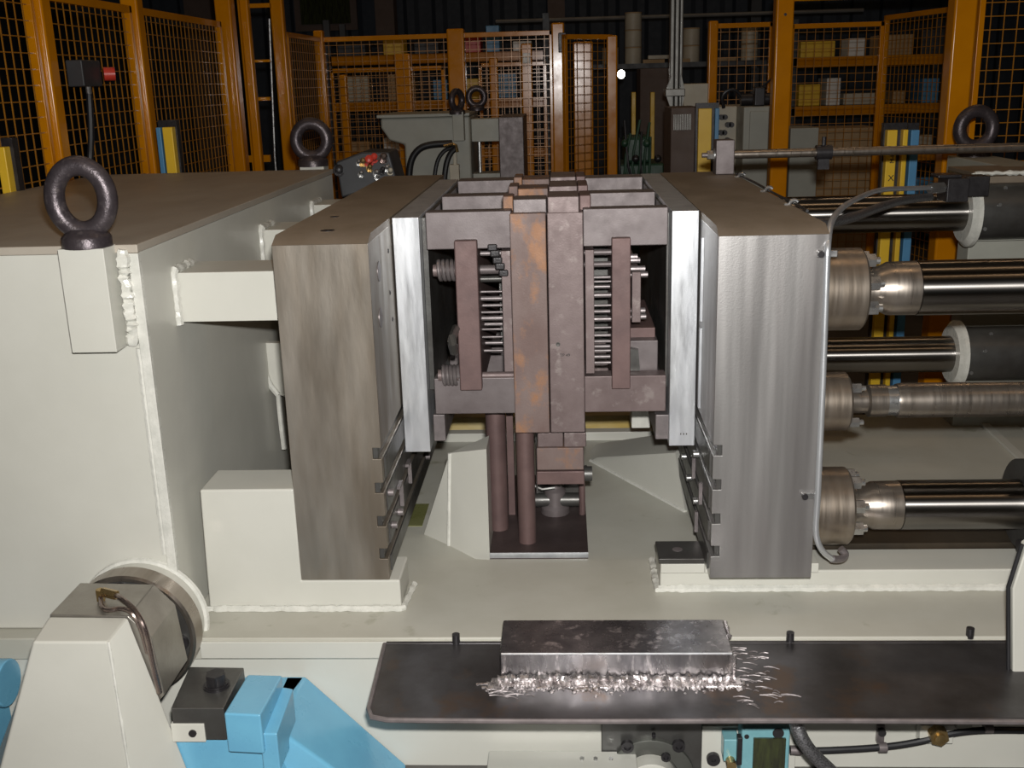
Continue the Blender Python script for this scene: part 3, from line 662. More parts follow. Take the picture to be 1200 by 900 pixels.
# ejector plates (vertical slats)
obj('ejector_plate', MB().fbox(535.5, 282, 562, 458, .325, .95), M['redox'], t, .004)
obj('ejector_plate', MB().fbox(717, 279, 739, 456, .325, .95), M['redox'], t, .003)
obj('retainer_plate', MB().fbox(589, 294, 600, 436, .342, .95), M['oxide'], t, .002)
obj('retainer_plate', MB().fbox(686, 293, 696.5, 438, .342, .95), M['oxide'], t, .002)
obj('backing_plate', MB().fbox(740.5, 319, 751, 378, .36, .6), M['oxide'], t, .002)
obj('riser_block', MB().fbox(738, 399, 771, 436, .42, .5), M['oxide2'], t, .003)
obj('riser_block', MB().fbox(738, 384, 768, 397, .46, .4), M['redox'], t, .003)
obj('wedge', MB().prism([(P(738, 434, y=.40).x, P(738, 434, y=.40).z), (P(750, 434, y=.40).x, P(750, 434, y=.40).z), (P(748, 410, y=.40).x, P(748, 410, y=.40).z), (P(738, 408, y=.40).x, P(738, 408, y=.40).z)], 'y', .395, .419), M['slot'], t)
obj('inner_core', MB().box(-.19, -.145, .55, 1.4, .95, 1.29), M['slot'], t)
obj('inner_core', MB().box(.07, .16, .60, 1.4, .95, 1.29), M['slot'], t)
def hpin(x0, x1, py, Y, hpx, m='pin', n=14, nm='pin'):
    a = P(x0, py, y=Y); b = P(x1, py, y=Y); r = hpx/2*(Y+2.5)/F
    return obj(nm, MB().cyl((a.x, Y, a.z), (b.x, Y, a.z), r, n=n), M[m], D)
hpin(563, 599, 297, .37, 6); hpin(563, 599, 316, .40, 11, 'oxide2'); hpin(563, 599, 327, .42, 8, 'slot')
for px, py, h_ in ((566, 342, 3), (572, 350, 6), (574, 366, 3), (571, 373, 6), (575, 380, 5), (575, 395, 3), (577, 402, 5), (578, 411, 4), (567, 358, 4), (577, 386, 3)): hpin(563, 589, py, .40+(h_ % 3)*.05, h_)
hpin(563, 602, 440, .36, 9, 'oxide')
hpin(684.5, 717, 296, .36, 7, 'oxide2'); hpin(684.5, 717, 310, .38, 7, 'oxide2')
for py, h_ in ((325, 4), (330, 3), (336, 5), (346, 6), (358, 3), (365, 5), (374, 6), (384, 3), (393, 4), (400, 4), (406, 5), (411, 4), (418, 5), (425, 4)): hpin(696, 717, py, .38+(h_ % 3)*.03, h_)
for py, x in ((301, 747), (305, 750), (315, 756), (322, 759), (364, 756), (371, 757)):
    hpin(739, x, py, .40, 7, 'pin', 10, 'bolt_head')
# guide pins with springs
for x0, xs, x1, py in ((508, 513, 536, 317), (514, 519, 538, 440)):
    a = P(x0, py, y=.36); b = P(x1, py, y=.36)
    gp = obj('guide_pin', MB().cyl((a.x, .36, a.z), (b.x, .36, a.z), .017, n=18), M['oxide'], t)
    r0 = P(xs, py, y=.36).x; n_ = 60; turns = 4.5
    obj('spring', MB().tube([(r0+(b.x-r0)*i/n_, .36+.026*math.cos(2*math.pi*turns*i/n_), a.z+.026*math.sin(2*math.pi*turns*i/n_)) for i in range(n_+1)], .0055, 7), M['pin'], gp)
c = P(530, 401, y=.40); obj('bolt_head', MB().cyl((c.x-.012, .40, c.z), (c.x+.012, .40, c.z), .012, n=12), M['zinc'], t)
c = P(522, 330, x=-.374); obj('pivot', MB().tube([P(534, 385, x=-.30), P(529, 400, x=-.30), P(532, 412, x=-.30)], .012, 8, 1), M['slot'], t)
# ratchet tie strap of links
lk = [(577, 290), (580, 297), (583, 305), (586, 312), (590, 320)]
for i, (x, y) in enumerate(lk):
    c = P(x, y, y=.335-.004*(i % 2)); w_ = .013
    obj('chain_link', MB().box(c.x-w_, c.x+w_, c.y-.006, c.y+.006, c.z-.009, c.z+.009), M['black'], t, .004)
# T nut feet
tag(obj('clamp_nut', MB().fbox(508, 486, 522, 517, .37, .25), M['pin'], bev=.003), 'square steel clamp foot under the die, against the left bright plate', 'clamp')
tag(obj('clamp_nut', MB().fbox(768, 486, 786, 515, .36, .25), M['pin'], bev=.003), 'square steel clamp foot under the die, against the right bright plate', 'clamp')
X0, X1, Z0, Z1 = fb(740, 485, 762, 502, .9)
tag(obj('bed_lug', MB().box(X0, X1, .9, 1.0, Z0, Z1+.02), M['weld'], bev=.004), 'small pale lug under the die at right, beside the clamp foot', 'lug')
# columns and base
base = thing('die_stand', (-.08, .5, .366), 'dark oxidised steel base plate with two round columns under the die', 'stand')
obj('base_plate', MB().box(-.228, .058, .318, .95, .3665, .386), M['darkox'], base)
obj('bright_edge', MB().box(-.228, .058, .3165, .3185, .370, .3865), M['bright'], base)
for px, py, r_, Yc, top in ((618.5, 641, .026, .40, .806), (585, 622, .030, .50, .852)):
    c = P(px, py, y=Yc); obj('column', MB().cyl((c.x, Yc, .386), (c.x, Yc, top), r_, n=28), M['redox'], base)
obj('column', MB().box(-.185, -.165, .60, .64, .386, .9), M['redox'], base)
X0, X1, Z0, Z1 = fb(630, 511, 660, 524, .40); obj('slide_block', MB().box(X0, X1, .40, .6, Z0, Z1+.01), M['oxide'], base, .003)
X0, X1, Z0, Z1 = fb(660.8, 511, 687, 524, .40); obj('slide_block', MB().box(X0, X1, .40, .6, Z0, Z1+.01), M['oxide'], base, .003)
X0, X1, Z0, Z1 = fb(629, 525, 684, 551, .39); s_ = obj('rusty_slide_block', MB().box(X0, X1, .39, .6, Z0, Z1), M['rust'], base, .003)
X0, X1, Z0, Z1 = fb(629, 552.5, 685, 568, .395); obj('slide_block', MB().box(X0, X1, .395, .6, Z0, Z1), M['redox'], base, .003)
X0, X1, Z0, Z1 = fb(684, 543, 690, 570, .42); obj('side_knob', MB().cyl((X0, .43, (Z0+Z1)/2), (X1+.01, .43, (Z0+Z1)/2), .022, n=14), M['slot'], base)
obj('rear_column', MB().box(-.10, .055, .72, .76, .386, Z1), M['slot'], base)
lk_ = thing('linkage_valve', P(652, 612, y=.62), 'small dark cast valve with lever arms on the die base plate', 'valve')
zb = .3865
c = P(651, 612, y=.62); cx = c.x
obj('valve_body', MB().lathe((cx, .62, zb), (0, 0, 1), [(0, .045), (.02, .045), (.03, .036), (.075, .034), (.085, .022), (.11, .018), (.115, .002)], 20), M['oxide2'], lk_)
obj('side_port', MB().cyl((cx-.075, .61, zb+.045), (cx+.075, .61, zb+.045), .022, n=14), M['slot'], lk_)
obj('lever', MB().tube([(cx+.02, .60, zb+.10), (cx+.06, .59, zb+.15), (cx+.10, .58, zb+.165)], .007, 8), M['slot'], lk_)
obj('lever', MB().tube([(cx-.09, .60, zb+.11), (cx-.04, .60, zb+.085), (cx, .60, zb+.09)], .006, 8), M['slot'], lk_)
obj('gland', MB().cyl((cx, .62, zb+.11), (cx, .62, zb+.15), .015, n=12), M['slot'], lk_)
obj('stud', MB().cyl((cx+.085, .60, zb), (cx+.085, .60, zb+.13), .010, n=10), M['redox'], lk_)
obj('pin', MB().cyl((cx-.055, .58, zb+.08), (cx-.055, .58, zb+.14), .003, n=8), M['zinc'], lk_)

# ---------------------------------------------------------------- cylinders and rods at right
def cyl_rod(Yc, zc, rf, rr, x1, lab, mrod='chrome', cone=True, xf=.754, neck=.74):
    t = thing('cylinder_rod', (.621, Yc, zc), lab, 'cylinder rod')
    obj('flange', MB().lathe((.6205, Yc, zc), (1, 0, 0), [(0, rf), (xf-.6205-.006, rf), (xf-.6205, rf-.006), (xf-.6205, rf*.3)], 48), M['flange'], t)
    if cone:
        prof = [(0, rr*neck), (.030, rr*neck), (.066, rr*.97), (.135, rr*.985)]
        obj('neck', MB().lathe((xf, Yc, zc), (1, 0, 0), prof[:4], 48), M['turned'], t)
        obj('rod', MB().lathe((xf+.135, Yc, zc), (1, 0, 0), [(0, rr*.9), (.002, rr), (x1-xf-.135, rr)], 64), M[mrod], t)
    else:
        obj('neck', MB().lathe((xf, Yc, zc), (1, 0, 0), [(0, rr*.7), (.05, rr*.7), (.055, rr*.93), (.10, rr*.93)], 40), M['turned'], t)
        obj('coupling_slot', MB().lathe((xf+.10, Yc, zc), (1, 0, 0), [(0, rr*.86), (.028, rr*.86)], 40), M['zinc'], t)
        obj('rod', MB().lathe((xf+.128, Yc, zc), (1, 0, 0), [(0, rr*.96), (.01, rr), (x1-xf-.128, rr)], 48), M[mrod], t)
    for a in ((70, 20, -25, 115) if cone else (50, -50)):
        y = Yc-math.cos(math.radians(a))*rf*.78; z = zc+math.sin(math.radians(a))*rf*.78
        bo = obj('bolt', MB().lathe((xf, y, z), (1, 0, 0), [(0, rf*.175), (.024, rf*.175)], 6), M['zinc'], t)
        obj('stud_end', MB().cyl((xf+.024, y, z), (xf+.036, y, z), rf*.09, n=10), M['zinc'], bo)
    return t
cyl_rod(.20, 1.169, .105, .070, 1.9, 'thick chrome cylinder rod with bolted flange, upper near one')
cyl_rod(.22, .864, .078, .046, 1.9, 'thin dull steel push rod on a small flange, middle height', 'turned', False, xf=.742)
cyl_rod(.20, .575, .105, .067, 1.9, 'thick chrome cylinder rod with bolted flange, lowest one')
def guide(zc, lab, Yc=1.38):
    t = thing('guide_bar', (.623, Yc, zc), lab, 'guide bar')
    obj('bar', MB().cyl((.6215, Yc, zc), (1.425, Yc, zc), .067, n=56), M['chrome'], t)
    obj('ring_flange', MB().lathe((1.425, Yc, zc), (1, 0, 0), [(0, .075), (0, .105), (.016, .125), (.03, .125), (.03, .08)], 48), M['weld'], t)
    obj('sleeve', MB().cyl((1.455, Yc, zc), (2.0, Yc, zc), .100, n=40), M['slot'], t)
    for a in (20, -30, 60):
        y = Yc-math.cos(math.radians(a))*.10; z = zc+math.sin(math.radians(a))*.10
        obj('screw', MB().cyl((1.50+a*.0008, y, z), (1.50+a*.0008, y-.006, z), .007, n=8), M['zinc'], t)
guide(1.210, 'far upper chrome guide bar entering a round ring flange')
guide(.686, 'far middle-height chrome guide bar entering a round ring flange')
# right frame
t = thing('moving_frame', (1.9, 1.9, 0), 'grey green welded frame behind the ring flanges at the right edge', 'machine frame')
obj('frame_body', MB().box(1.50, 2.6, 1.49, 1.60, 0, 1.33), M['mgrey'], t, .004)
obj('top_plate', MB().box(1.46, 2.6, 1.40, 1.66, 1.333, 1.348), M['steel_top'], t, .003)
obj('front_plate', MB().prism([(1.46, 1.333), (2.6, 1.333), (2.6, 1.20), (1.62, 1.235), (1.46, 1.25)], 'y', 1.387, 1.401), M['steel_top'], t, .003)
obj('web', MB().box(1.49, 2.6, 1.41, 1.48, 1.10, 1.33), M['mgrey'], t)
obj('weld_bead', MB().tube([(1.46+i*.012, 1.385, 1.343+random.uniform(-.002, .002)) for i in range(50)], .008, 7, jit=.35), M['weld'], t)
obj('weld_bead', MB().tube([(1.457, 1.387, 1.345-i*.008) for i in range(9)], .009, 7, jit=.35), M['weld'], t)
c = P(1141, 183, z=1.349); eye_bolt((c.x, c.y, 1.349), .19, 'dark lifting ring on the right frame, above the thin guide rod', yaw=.05)
obj('bolt_pad', MB().box(c.x-.08, c.x+.08, 1.60, c.y+.08, 1.25, 1.3485), M['mgrey'], t, .003)
# thin rod with block
X0, X1, Z0, Z1 = fb(839, 164, 861, 205, 1.40)
t = thing('rod_bracket', ((X0+X1)/2, 1.44, 1.36), 'dark block holding the thin long rod on the right platen corner', 'bracket')
obj('block', MB().box(X0, X1, 1.40, 1.48, 1.3598, Z1), M['oxide2'], t, .004)
zc = P(862, 181, y=1.44).z-.0; yc = 1.44
obj('washer', MB().cyl((X0-.004, yc, zc), (X0, yc, zc), .024, n=20), M['zinc'], t)
obj('nut', MB().cyl((X0-.026, yc, zc), (X0-.004, yc, zc), .017, n=6), M['zinc'], t)
obj('rod_end', MB().cyl((X0-.045, yc, zc), (X0-.026, yc, zc), .009, n=12), M['pin'], t)
t = thing('thin_guide_rod', (X1, yc, zc-.016), 'long thin dark guide rod running right from its block', 'rod')
obj('rod', MB().cyl((X1+.0005, yc, zc), (2.4, yc, zc), .016, n=24), M['turned'], t)
c = P(965, 181, y=yc)
cl = obj('clamp_collar', MB().cyl((c.x-.028, yc, zc), (c.x+.028, yc, zc), .026, n=20), M['black'], t)
obj('collar_screw', MB().cyl((c.x, yc, zc+.02), (c.x, yc, zc+.055), .008, n=8), M['black'], cl)
obj('rod_weld', MB().box(c.x-.02, c.x+.02, yc-.01, yc+.01, zc-.06, zc-.02), M['black'], cl)
# pipe along the right platen edge
def pts3(l): return [P(a, b, y=Y) for a, b, Y in l]
t = thing('hydraulic_pipe', (.62, 0, .5), 'bent steel hydraulic pipe clipped down the right platen edge', 'pipe')
pp = pts3([(1090, 220, 1.15), (1060, 221, 1.0), (1030, 222, .8), (1005, 232, .55), (985, 244, .3), (973, 260, .10), (970, 285, -.012), (969, 310, -.012), (966, 400, -.012), (962, 500, -.012), (958, 590, -.012), (955, 625, -.012), (962, 645, -.008), (975, 655, .03)])
obj('pipe', MB().tube(pp, .0078, 12, 2), M['bright'], t)
obj('pipe_end', MB().tube(pts3([(975, 655, .03), (985, 656, .05), (992, 650, .07), (985, 643, .07)]), .010, 10, 2), M['pin'], t)
for px, py in ((963, 297), (944, 580)):
    c = P(px, py, y=-.001)
    cp = obj('pipe_clip', MB().box(c.x-.012, c.x+.035, -.010, -.0005, c.z-.008, c.z+.008), M['zinc'], t, .002)
    obj('clip_screw', MB().cyl((c.x-.004, -.016, c.z), (c.x-.004, -.010, c.z), .008, n=12), M['black'], cp)
c = P(1098, 220, y=1.18)
obj('union_nut', MB().cyl((c.x-.03, c.y-.02, c.z), (c.x+.02, c.y, c.z), .019, n=6), M['zinc'], t)
X0, X1, Z0, Z1 = fb(1110, 209, 1136, 237, 1.16)
tag(obj('valve_manifold', MB().box(X0, X1, 1.16, 1.26, Z0, Z1).box(X0-.03, X0+.05, 1.17, 1.25, Z1-.0, Z1+.012).box(X1-.02, 1.452, 1.22, 1.30, Z0+.01, Z1), M['black'], bev=.004), 'small black manifold block where the bent pipe ends', 'valve')
tag(obj('braided_sleeve', MB().tube(pts3([(926, 261, .16), (948, 262, .18), (972, 262, .25), (1000, 255, .45), (1030, 243, .75), (1060, 234, 1.0), (1090, 231, 1.17)]), .0135, 12, 3, .02), M['braid']), 'grey braided hose lying on the right platen corner beside the bent pipe', 'hose')
# wire along platen edge with clips
w_ = thing('edge_cable', (.62, .8, 1.36), 'thin black cable clipped along the right top edge of the right platen', 'cable')
obj('cable', MB().tube([(.622, 1.40, 1.363), (.624, 1.0, 1.366), (.622, .7, 1.363), (.624, .4, 1.366), (.622, .25, 1.364)], .004, 8, 2), M['rubber'], w_)
for yy in (1.28, .78, .42):
    obj('cable_clip', MB().tube([(.598, yy, 1.361), (.612, yy, 1.361), (.616, yy, 1.372), (.628, yy, 1.374), (.634, yy, 1.368)], .005, 8, 1), M['zinc'], w_)
# dark cylinder head and pale guard at the right edge
c = P(1196, 590, y=.2)
t = thing('end_cylinder', (c.x+.06, .2, .452), 'dark round cylinder head cut by the right edge of the photo', 'cylinder head')
obj('head', MB().lathe((c.x-.004, .2, .575), (1, 0, 0), [(0, .08), (0, .122), (.2, .122)], 36), M['slot'], t)
obj('cap_bolt', MB().cyl((c.x-.03, .12, .49), (c.x-.002, .12, .49), .018, n=12), M['black'], t)
obj('cap_bolt', MB().cyl((c.x-.03, .12, .67), (c.x-.002, .12, .67), .018, n=12), M['black'], t)
q = [P(1203, 640, y=-.3), P(1187, 690, y=-.3), P(1187, 795, y=-.3), P(1204, 828, y=-.3), P(1260, 830, y=-.3), P(1260, 600, y=-.3)]
t = thing('side_guard', (1.25, -.28, 0), 'pale guard plate with curved lower corner at the right edge', 'guard')
obj('plate', MB().prism([(p.x, p.z) for p in q], 'y', -.3, -.27), M['paint'], t, .004)
obj('edging', MB().tube([Vector((p.x-.006, -.29, p.z)) for p in q[:4]], .005, 8), M['rubber'], t)
obj('stand_leg', MB().box(P(1230, 700, y=-.28).x, P(1250, 700, y=-.28).x, -.295, -.275, 0, .4), M['dark'], t)

# ---------------------------------------------------------------- tray and welded box
t = thing('drip_tray', (.3, -.32, .34), 'long dark blue-black steel tray plate along the front of the bed', 'tray')
A = [(-.458, -.16), (1.16, -.16), (1.16, -.485), (-.40, -.492), (-.432, -.485), (-.447, -.465)]
tr = MB()
tr.prism(A, 'z', .362, .370)
obj('plate', tr, M['tray'], t, .003)
obj('front_lip', MB().tube([(-.458, -.17, .368), (-.448, -.455, .369), (-.436, -.484, .369), (-.40, -.495, .369)]+[(-.3+i*.18, -.495-.002*math.sin(i), .368) for i in range(9)], .006, 8), M['pin'], t)
obj('fold', MB().box(-.455, 1.16, -.172, -.1605, .33, .372), M['tray'], t, .002)
for px, py in ((535, 747), (925, 745), (1135, 740)):
    c = P(px, py, z=.38)
    obj('locating_stud', MB().cyl((c.x, c.y-.01, .369), (c.x, c.y-.01, .395), .0095, n=16), M['black'], t)
gp = MB()
for i in range(70):
    x = random.uniform(.36, .47); y = random.uniform(-.44, -.2)+0*x
    a = random.uniform(-1.0, .5); L_ = random.uniform(.012, .05)
    if random.random() < .3: x = random.uniform(-.19, -.1); y = random.uniform(-.42, -.34)
    p = [Vector((x+L_*u*math.cos(a), y+L_*u*math.sin(a)*.6+.006*math.sin(u*3), .3702)) for u in (0, .33, .66, 1)]
    gp.tube(p, .0016, 5)
o = obj('grinder_scratches', gp, M['scuff'], t); o['kind'] = 'stuff'
X0, X1 = -.161, .373; y0, y1 = -.335, -.175; z1 = .438
t = thing('welded_steel_box', (.106, -.26, .3702), 'long hollow brushed steel box welded on top of the dark tray', 'box')
obj('box_shell', MB().box(X0, X1, y0, y1, .3712, z1), M['boxsteel'], t, .004)
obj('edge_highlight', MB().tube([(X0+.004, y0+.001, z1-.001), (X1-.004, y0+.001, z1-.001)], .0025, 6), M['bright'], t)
wl = MB().tube([(X0-.006+i*.0055, y0-.005+random.uniform(-.002, .002), .3755+random.uniform(-.001, .002)) for i in range(99)], .0095, 8, jit=.45)
obj('weld_bead', wl, M['grind'], t)
sp = MB()
for i in range(170):
    x = random.uniform(X0-.03, X1+.03); y = y0-.01-abs(random.gauss(0, .022)); r = random.uniform(.002, .0055)
    sp.ball((x, y, .3705), r, 6, 3, .5)
for i in range(60):
    x = random.uniform(X0-.03, X1+.02); y = y0-.012-random.uniform(0, .03); a = random.uniform(0, 3.1); L_ = random.uniform(.01, .03)
    sp.tube([(x, y, .371), (x+L_*math.cos(a), y-L_*abs(math.sin(a))*.5, .371)], .0025, 5)
zn = MB(); n_ = 150; zr = [X0-.02+(X1-X0+.035)*i/n_ for i in range(n_+1)]
up_ = [(x, y0+.001) for x in zr]; lo_ = [(x, y0-.026-random.uniform(0, .026)) for x in zr]
for i in range(n_):
    zz_ = .3706+random.uniform(0, .0022)
    zn.hexa([(*up_[i], .3701), (*up_[i+1], .3701), (*lo_[i+1], .3701), (*lo_[i], .3701)], [(*up_[i], .3745), (*up_[i+1], .3745), (lo_[i+1][0], lo_[i+1][1], zz_), (lo_[i][0], lo_[i][1], .3705)])
o = obj('ground_weld_zone', zn, M['grind'], t); o['kind'] = 'stuff'
o = obj('weld_spatter', sp, M['grind'], t); o['kind'] = 'stuff'
obj('corner_weld', MB().tube([(X1+.001, y0+.003, .373+i*.006) for i in range(11)], .006, 7, jit=.35), M['grind'], t)
obj('corner_weld', MB().tube([(X1+.001, y1-.01-i*.008, z1) for i in range(10)], .005, 7, jit=.35), M['grind'], t)

# ---------------------------------------------------------------- trunnion at lower left
RC = Vector((-1.082, -.148, .411))
t = thing('trunnion_flange', RC, 'round steel trunnion flange on the front of the left frame', 'flange')
Rr = .163
obj('boss', MB().cyl(RC+Vector((0, .047, 0)), RC+Vector((0, -.005, 0)), Rr-.008, n=48), M['paint'], t)
obj('hub', MB().cyl(RC+Vector((0, -.05, 0)), RC+Vector((0, -.104, 0)), .085, n=36), M['slot'], t)
obj('rim', MB().lathe(RC+Vector((0, -.004, 0)), (0, -1, 0), [(0, Rr), (.050, Rr), (.056, Rr-.005), (.056, Rr-.012), (.046, Rr-.015), (.046, .02)], 64), M['turned'], t)
obj('recess_face', MB().cyl(RC+Vector((0, -.044, 0)), RC+Vector((0, -.052, 0)), Rr-.015, n=48), M['slot'], t)
for a in (95, 38, -8, 140, 185):
    c = RC+Vector((math.cos(math.radians(a))*.125, -.052, math.sin(math.radians(a))*.125))
    sc = obj('socket_screw', MB().lathe(c, (0, -1, 0), [(0, .020), (.010, .020), (.010, .011), (.003, .010)], 20), M['black'], t)
obj('weld_fillet', MB().torus(RC+Vector((0, .044, 0)), (0, 1, 0), Rr-.008, .010, 56, 8), M['weld'], t)
# bearing block
def X(px, py, Y): return P(px, py, y=Y)
Yb0, Yb1 = -.253, -.41
sec = [X(58, 720, Yb1), X(150, 722, Yb1), X(177, 747, Yb1), X(193, 815, Yb1), X(150, 860, Yb1), X(58, 860, Yb1)]
t = thing('bearing_block', (-1.1, -.29, .3), 'bare steel bearing block with chamfered corner on the trunnion flange', 'bearing')
obj('block', MB().prism([(p.x, p.z) for p in sec], 'y', Yb1, Yb0), mat('smooth_grey_steel', (.34, .32, .285), (.27, .25, .22), .36, .75, (10, 10, 10), bump=.2, bscale=(200, 200, 200)), t, .003)
# lubrication fitting and copper pipe
zt_ = sec[0].z
t = thing('grease_fitting', (X(125, 697, -.27).x, -.27, zt_), 'brass grease fitting with bent dull pipe on the bearing block', 'fitting')
c = P(128, 698, z=zt_+.012)
obj('nipple', MB().cyl((c.x-.02, c.y, zt_), (c.x-.02, c.y, zt_+.028), .010, n=6), M['brass'], t)
obj('nut', MB().cyl((c.x-.015, c.y, zt_+.022), (c.x+.022, c.y-.01, zt_+.018), .011, n=6), M['brass'], t)
obj('pipe', MB().tube([(c.x+.02, c.y-.01, zt_+.018), P(142, 701, z=zt_+.028), P(156, 712, y=-.405), P(168, 730, y=-.428), P(174, 753, y=-.428), P(181, 787, y=-.428), P(187, 812, y=-.428)], .0065, 10, 3), M['copper'], t)
obj('pipe', MB().tube([(c.x-.02, c.y, zt_+.012), P(119, 712, z=zt_+.009), P(127, 716, z=zt_+.009), P(142, 712, z=zt_+.012), P(156, 718, y=-.416), P(166, 738, y=-.416), P(173, 765, y=-.416)], .0055, 10, 3), M['copper'], t)
# white pedestal
t = thing('pedestal', (-1.1, -.46, 0), 'white painted tapered pedestal in the bottom left corner', 'pedestal')
f4 = [X(38, 752, -.52), X(127, 752, -.52), X(152, 900, -.52), X(-6, 872, -.52)]
b4 = [X(58, 722, -.412), X(150, 723, -.412)]
fr = [(f4[0].x, -.52, f4[0].z), (f4[1].x, -.52, f4[1].z), (X(158, 940, -.52).x, -.52, 0.0), (X(-45, 940, -.52).x, -.52, 0.0)]
rx = X(203, 850, -.412).x
bk = [(b4[0].x, -.412, b4[0].z), (b4[1].x, -.412, b4[1].z), (X(222, 905, -.412).x+.04, -.412, 0), (X(-30, 900, -.412).x-.05, -.412, 0)]
obj('column', MB().hexa(fr, bk), M['paint'], t, .006)
obj('weld_edge', MB().tube([Vector(fr[1])*(1-i/24)+Vector(fr[2])*(i/24) for i in range(25)], .0035, 6, jit=.3), M['weld'], t)
# clamp with bolt
t = thing('hold_down_clamp', (-.80, -.30, .25), 'dark steel clamp block with large hex bolt beside the blue casting', 'clamp')
zt2 = .352
c1 = [P(222, 781, z=zt2), P(286, 782, z=zt2), P(262, 830, z=zt2), P(200, 830, z=zt2)]
obj('block', MB().hexa([(p.x, p.y, .268) for p in c1], [(p.x, p.y, zt2) for p in c1]), M['slot'], t, .003)
c = P(254, 804, z=zt2)
obj('washer', MB().cyl((c.x, c.y, zt2), (c.x, c.y, zt2+.005), .031, n=28), M['black'], t)
hb = obj('hex_bolt', MB().lathe((c.x, c.y, zt2+.005), (0, 0, 1), [(0, .0275), (.004, .0275), (.004, .022), (.026, .022)], 24), M['black'], t)
obj('hex_head', MB().cyl((c.x, c.y, zt2+.009), (c.x, c.y, zt2+.034), .0235, n=6), M['black'], hb)
# blue casting
t = thing('blue_casting', (-.75, -.3, 0), 'sky blue painted casting with sloping side in front of the bed', 'casting')
ztb = .352
q = [P(290, 790, z=ztb), P(331, 791, z=ztb), P(305, 838, z=ztb), P(262, 836, z=ztb)]
obj('upper_lug', MB().hexa([(p.x, p.y, .25) for p in q], [(p.x, p.y, ztb) for p in q]), M['blue'], t, .005)
zk = .262
obj('lug_step', MB().hexa([(q[1].x-.01, q[1].y, .2), (q[1].x+.026, q[1].y-.01, .2), (q[2].x+.03, q[2].y+.01, .2), (q[2].x-.01, q[2].y+.01, .2)], [(q[1].x-.01, q[1].y, ztb-.03), (q[1].x+.026, q[1].y-.01, ztb-.03), (q[2].x+.03, q[2].y+.01, ztb-.055), (q[2].x-.01, q[2].y+.01, ztb-.055)]), M['blue'], t, .004)
q2 = [P(209, 866, z=zk), P(300, 866, z=zk), P(341, 806, z=zk+.05)]
yf = q2[0].y; yk = -.1415
obj('body', MB().hexa([(q2[0].x-.02, yf, 0), (q2[1].x+.10, yf, 0), (q2[1].x+.16, yk, 0), (q2[0].x-.02, yk, 0)],
                      [(q2[0].x-.02, yf, zk), (q2[1].x+.004, yf, zk), (q2[1].x+.055, yk, zk), (q2[0].x-.02, yk, zk)]), M['blue'], t, .006)
a = P(343, 818, y=-.25)
obj('side_rib', MB().hexa([(q2[1].x+.03, yf+.03, .0), (q2[1].x+.30, yf+.08, .0), (q2[1].x+.30, -.1415, 0), (q2[1].x+.03, -.1415, 0)],
                      [(q2[1].x-.0, yf+.03, zk), (q2[1].x+.03, yf+.05, zk), (q2[1].x+.055, -.1415, zk), (q2[1].x+.0, -.1415, zk)]), M['blue'], t, .008)
t = thing('small_white_tab', P(222, 870, y=-.43), 'small white painted tab with one dark screw by the pedestal', 'tab')
X0, X1, Z0, Z1 = fb(202, 847, 241, 868, yf-.012)
obj('tab', MB().box(X0, X1, yf-.018, yf, Z0, Z1), M['paint'], t, .002)
c = P(226, 859, y=yf-.018); obj('screw', MB().cyl((c.x, yf-.022, c.z), (c.x, yf-.018, c.z), .009, n=14), M['black'], t)
c = P(2, 800, y=-.2); tag(obj('blue_pump', MB().cyl((c.x-.3, -.2, c.z), (c.x+.02, -.2, c.z), .06, n=24).box(c.x-.3, c.x-.02, -.25, -.15, 0, c.z), M['blue'], bev=.004), 'blue casting edge peeping past the left of the white pedestal', 'casting')

# ---------------------------------------------------------------- small gear on the bed front below the tray
YB = -.141
def zc_(px, py, Y=YB): return P(px, py, y=Y)
t = thing('mounting_flange', zc_(762, 880), 'dark flanged bearing plate with socket screws under the tray', 'flange')
X0, X1, Z0, Z1 = fb(705, 846, 822, 930, YB-.02)
obj('back_plate', MB().box(X0, X1, YB-.02, YB, Z0, Z1), M['slot'], t, .003)
c = zc_(762, 912, YB-.03)
obj('ring', MB().lathe((c.x, YB-.02, c.z), (0, -1, 0), [(0, .112), (.012, .112), (.014, .108), (.014, .075), (.004, .07)], 48), mat('greenish_grey_steel', (.13, .135, .12), (.10, .10, .09), .4, .5), t)
obj('hub', MB().lathe((c.x, YB-.02, c.z), (0, -1, 0), [(0, .066), (.045, .066), (.05, .055), (.05, .01)], 40), M['paint'], t)
for px, py, r in ((735, 873, .016), (795, 872, .016), (780, 885, .012), (766, 860, .005)):
    c = zc_(px, py, YB-.03); obj('socket_screw', MB().lathe((c.x, YB-.03, c.z), (0, -1, 0), [(0, r), (.012, r), (.012, r*.55), (.006, r*.5)], 16), M['black'], t)
t = thing('cover_plate', zc_(650, 890, -.30), 'pale flat plate with two small screws at the bottom edge', 'plate')
X0, X1, Z0, Z1 = fb(574, 880, 745, 935, -.162)
obj('plate', MB().box(X0, X1, -.30, -.162, Z1-.02, Z1), M['paint'], t, .003)
obj('plate_leg', MB().box(X0, X1, -.298, -.28, 0, Z1-.02), M['paint'], t, .003)
for px in (682, 698, 716):
    c = P(px, 890, z=Z1); obj('screw', MB().cyl((c.x, c.y, Z1), (c.x, c.y, Z1+.005), .0055, n=12), M['zinc'], t)
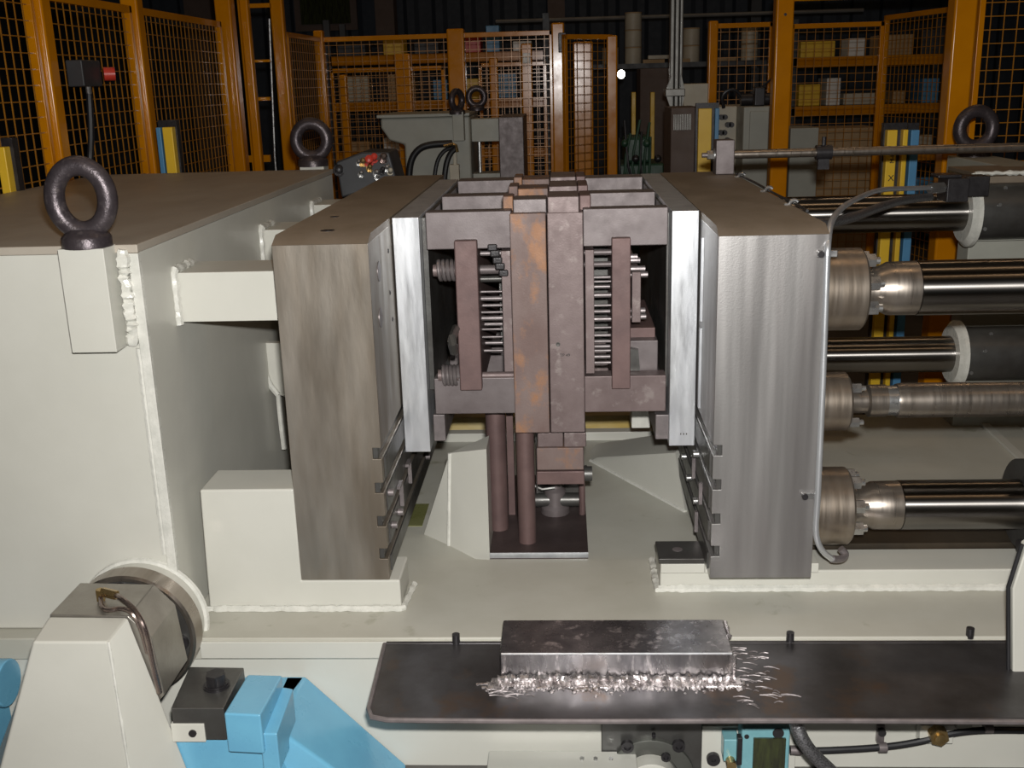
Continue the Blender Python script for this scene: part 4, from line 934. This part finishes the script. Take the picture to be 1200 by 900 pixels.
# limit switch
t = thing('limit_switch', zc_(885, 880), 'turquoise limit switch with dark window and roller under the tray', 'switch')
obj('mounting_plate', MB().fbox(822, 851, 932, 930, YB-.012, .012), M['paint'], t, .002)
obj('switch_body', MB().fbox(868, 853, 925, 930, YB-.07, .056), M['teal'], t, .006)
obj('window', MB().fbox(882, 866, 920, 930, YB-.078, .008), M['dkglass'], t, .002)
obj('head', MB().fbox(848, 867, 866, 893, YB-.06, .046), M['teal'], t, .004)
obj('lever', MB().fbox(864, 865, 870, 897, YB-.075, .02), M['black'], t, .002)
obj('lug_hole', MB().cyl(zc_(912, 859, YB-.0705), zc_(912, 859, YB-.0705)+Vector((0, -.002, 0)), .014, n=20), M['black'], t)
obj('lug_hole', MB().cyl(zc_(875, 863, YB-.0705), zc_(875, 863, YB-.0705)+Vector((0, -.002, 0)), .006, n=12), M['black'], t)
c = zc_(855, 888, YB-.05); obj('roller', MB().cyl((c.x, YB-.085, c.z), (c.x, YB-.055, c.z), .012, n=16), M['brass'], t)
c = zc_(836, 890, YB-.02); obj('socket_screw', MB().lathe((c.x, YB-.012, c.z), (0, -1, 0), [(0, .017), (.012, .017), (.012, .006), (.007, .005)], 18), M['black'], t)
# hoses
tag(obj('braided_hose', MB().tube([P(932, 842, y=-.35), P(937, 862, y=-.36), P(950, 882, y=-.36), P(975, 905, y=-.35), P(1000, 930, y=-.33)], .0165, 14, 3, .015), M['braid']), 'shiny braided metal hose curving down from the tray edge', 'hose')
t = thing('black_conduit', zc_(1050, 875, YB-.03), 'black cable conduit clipped along the bed front under the tray', 'conduit')
obj('conduit', MB().tube([zc_(926, 879, YB-.03), zc_(960, 880, YB-.03), zc_(1035, 876, YB-.03), zc_(1080, 869, YB-.03), zc_(1110, 860, YB-.03), zc_(1150, 855, YB-.03), zc_(1230, 856, YB-.03)], .0085, 10, 2), M['rubber'], t)
obj('ferrule', MB().cyl(zc_(926, 879, YB-.03), zc_(938, 879.5, YB-.03), .012, n=12), M['pin'], t)
for px, py in ((1034, 876), (1158, 853)):
    c = zc_(px, py, YB-.03); cp = obj('conduit_clip', MB().cyl((c.x-.010, c.y, c.z), (c.x+.010, c.y, c.z), .013, n=14).box(c.x-.009, c.x+.009, YB-.012, YB, c.z, c.z+.05), M['pin'], t)
    obj('clip_screw', MB().cyl((c.x, YB-.022, c.z+.035), (c.x, YB-.010, c.z+.035), .010, n=12), M['black'], cp)
t = thing('hex_plug', zc_(1097, 861, YB-.05), 'hexagonal brass plug on a pale bracket under the tray', 'plug')
obj('bracket', MB().fbox(1078, 850, 1118, 872, YB-.03, .03), M['paint'], t, .003)
c = zc_(1099, 861, YB-.04)
obj('hex_nut', MB().cyl((c.x, YB-.055, c.z), (c.x, YB-.03, c.z), .024, n=6), M['brass'], t)
obj('plug_center', MB().lathe((c.x, YB-.055, c.z), (0, -1, 0), [(0, .014), (.006, .013), (.008, .004)], 18), M['brass'], t)
tag(obj('proximity_sensor', MB().fbox(1121, 846, 1140, 855, YB-.03, .03), M['mgrey'], bev=.003), 'small grey sensor beside the hexagonal plug', 'sensor')
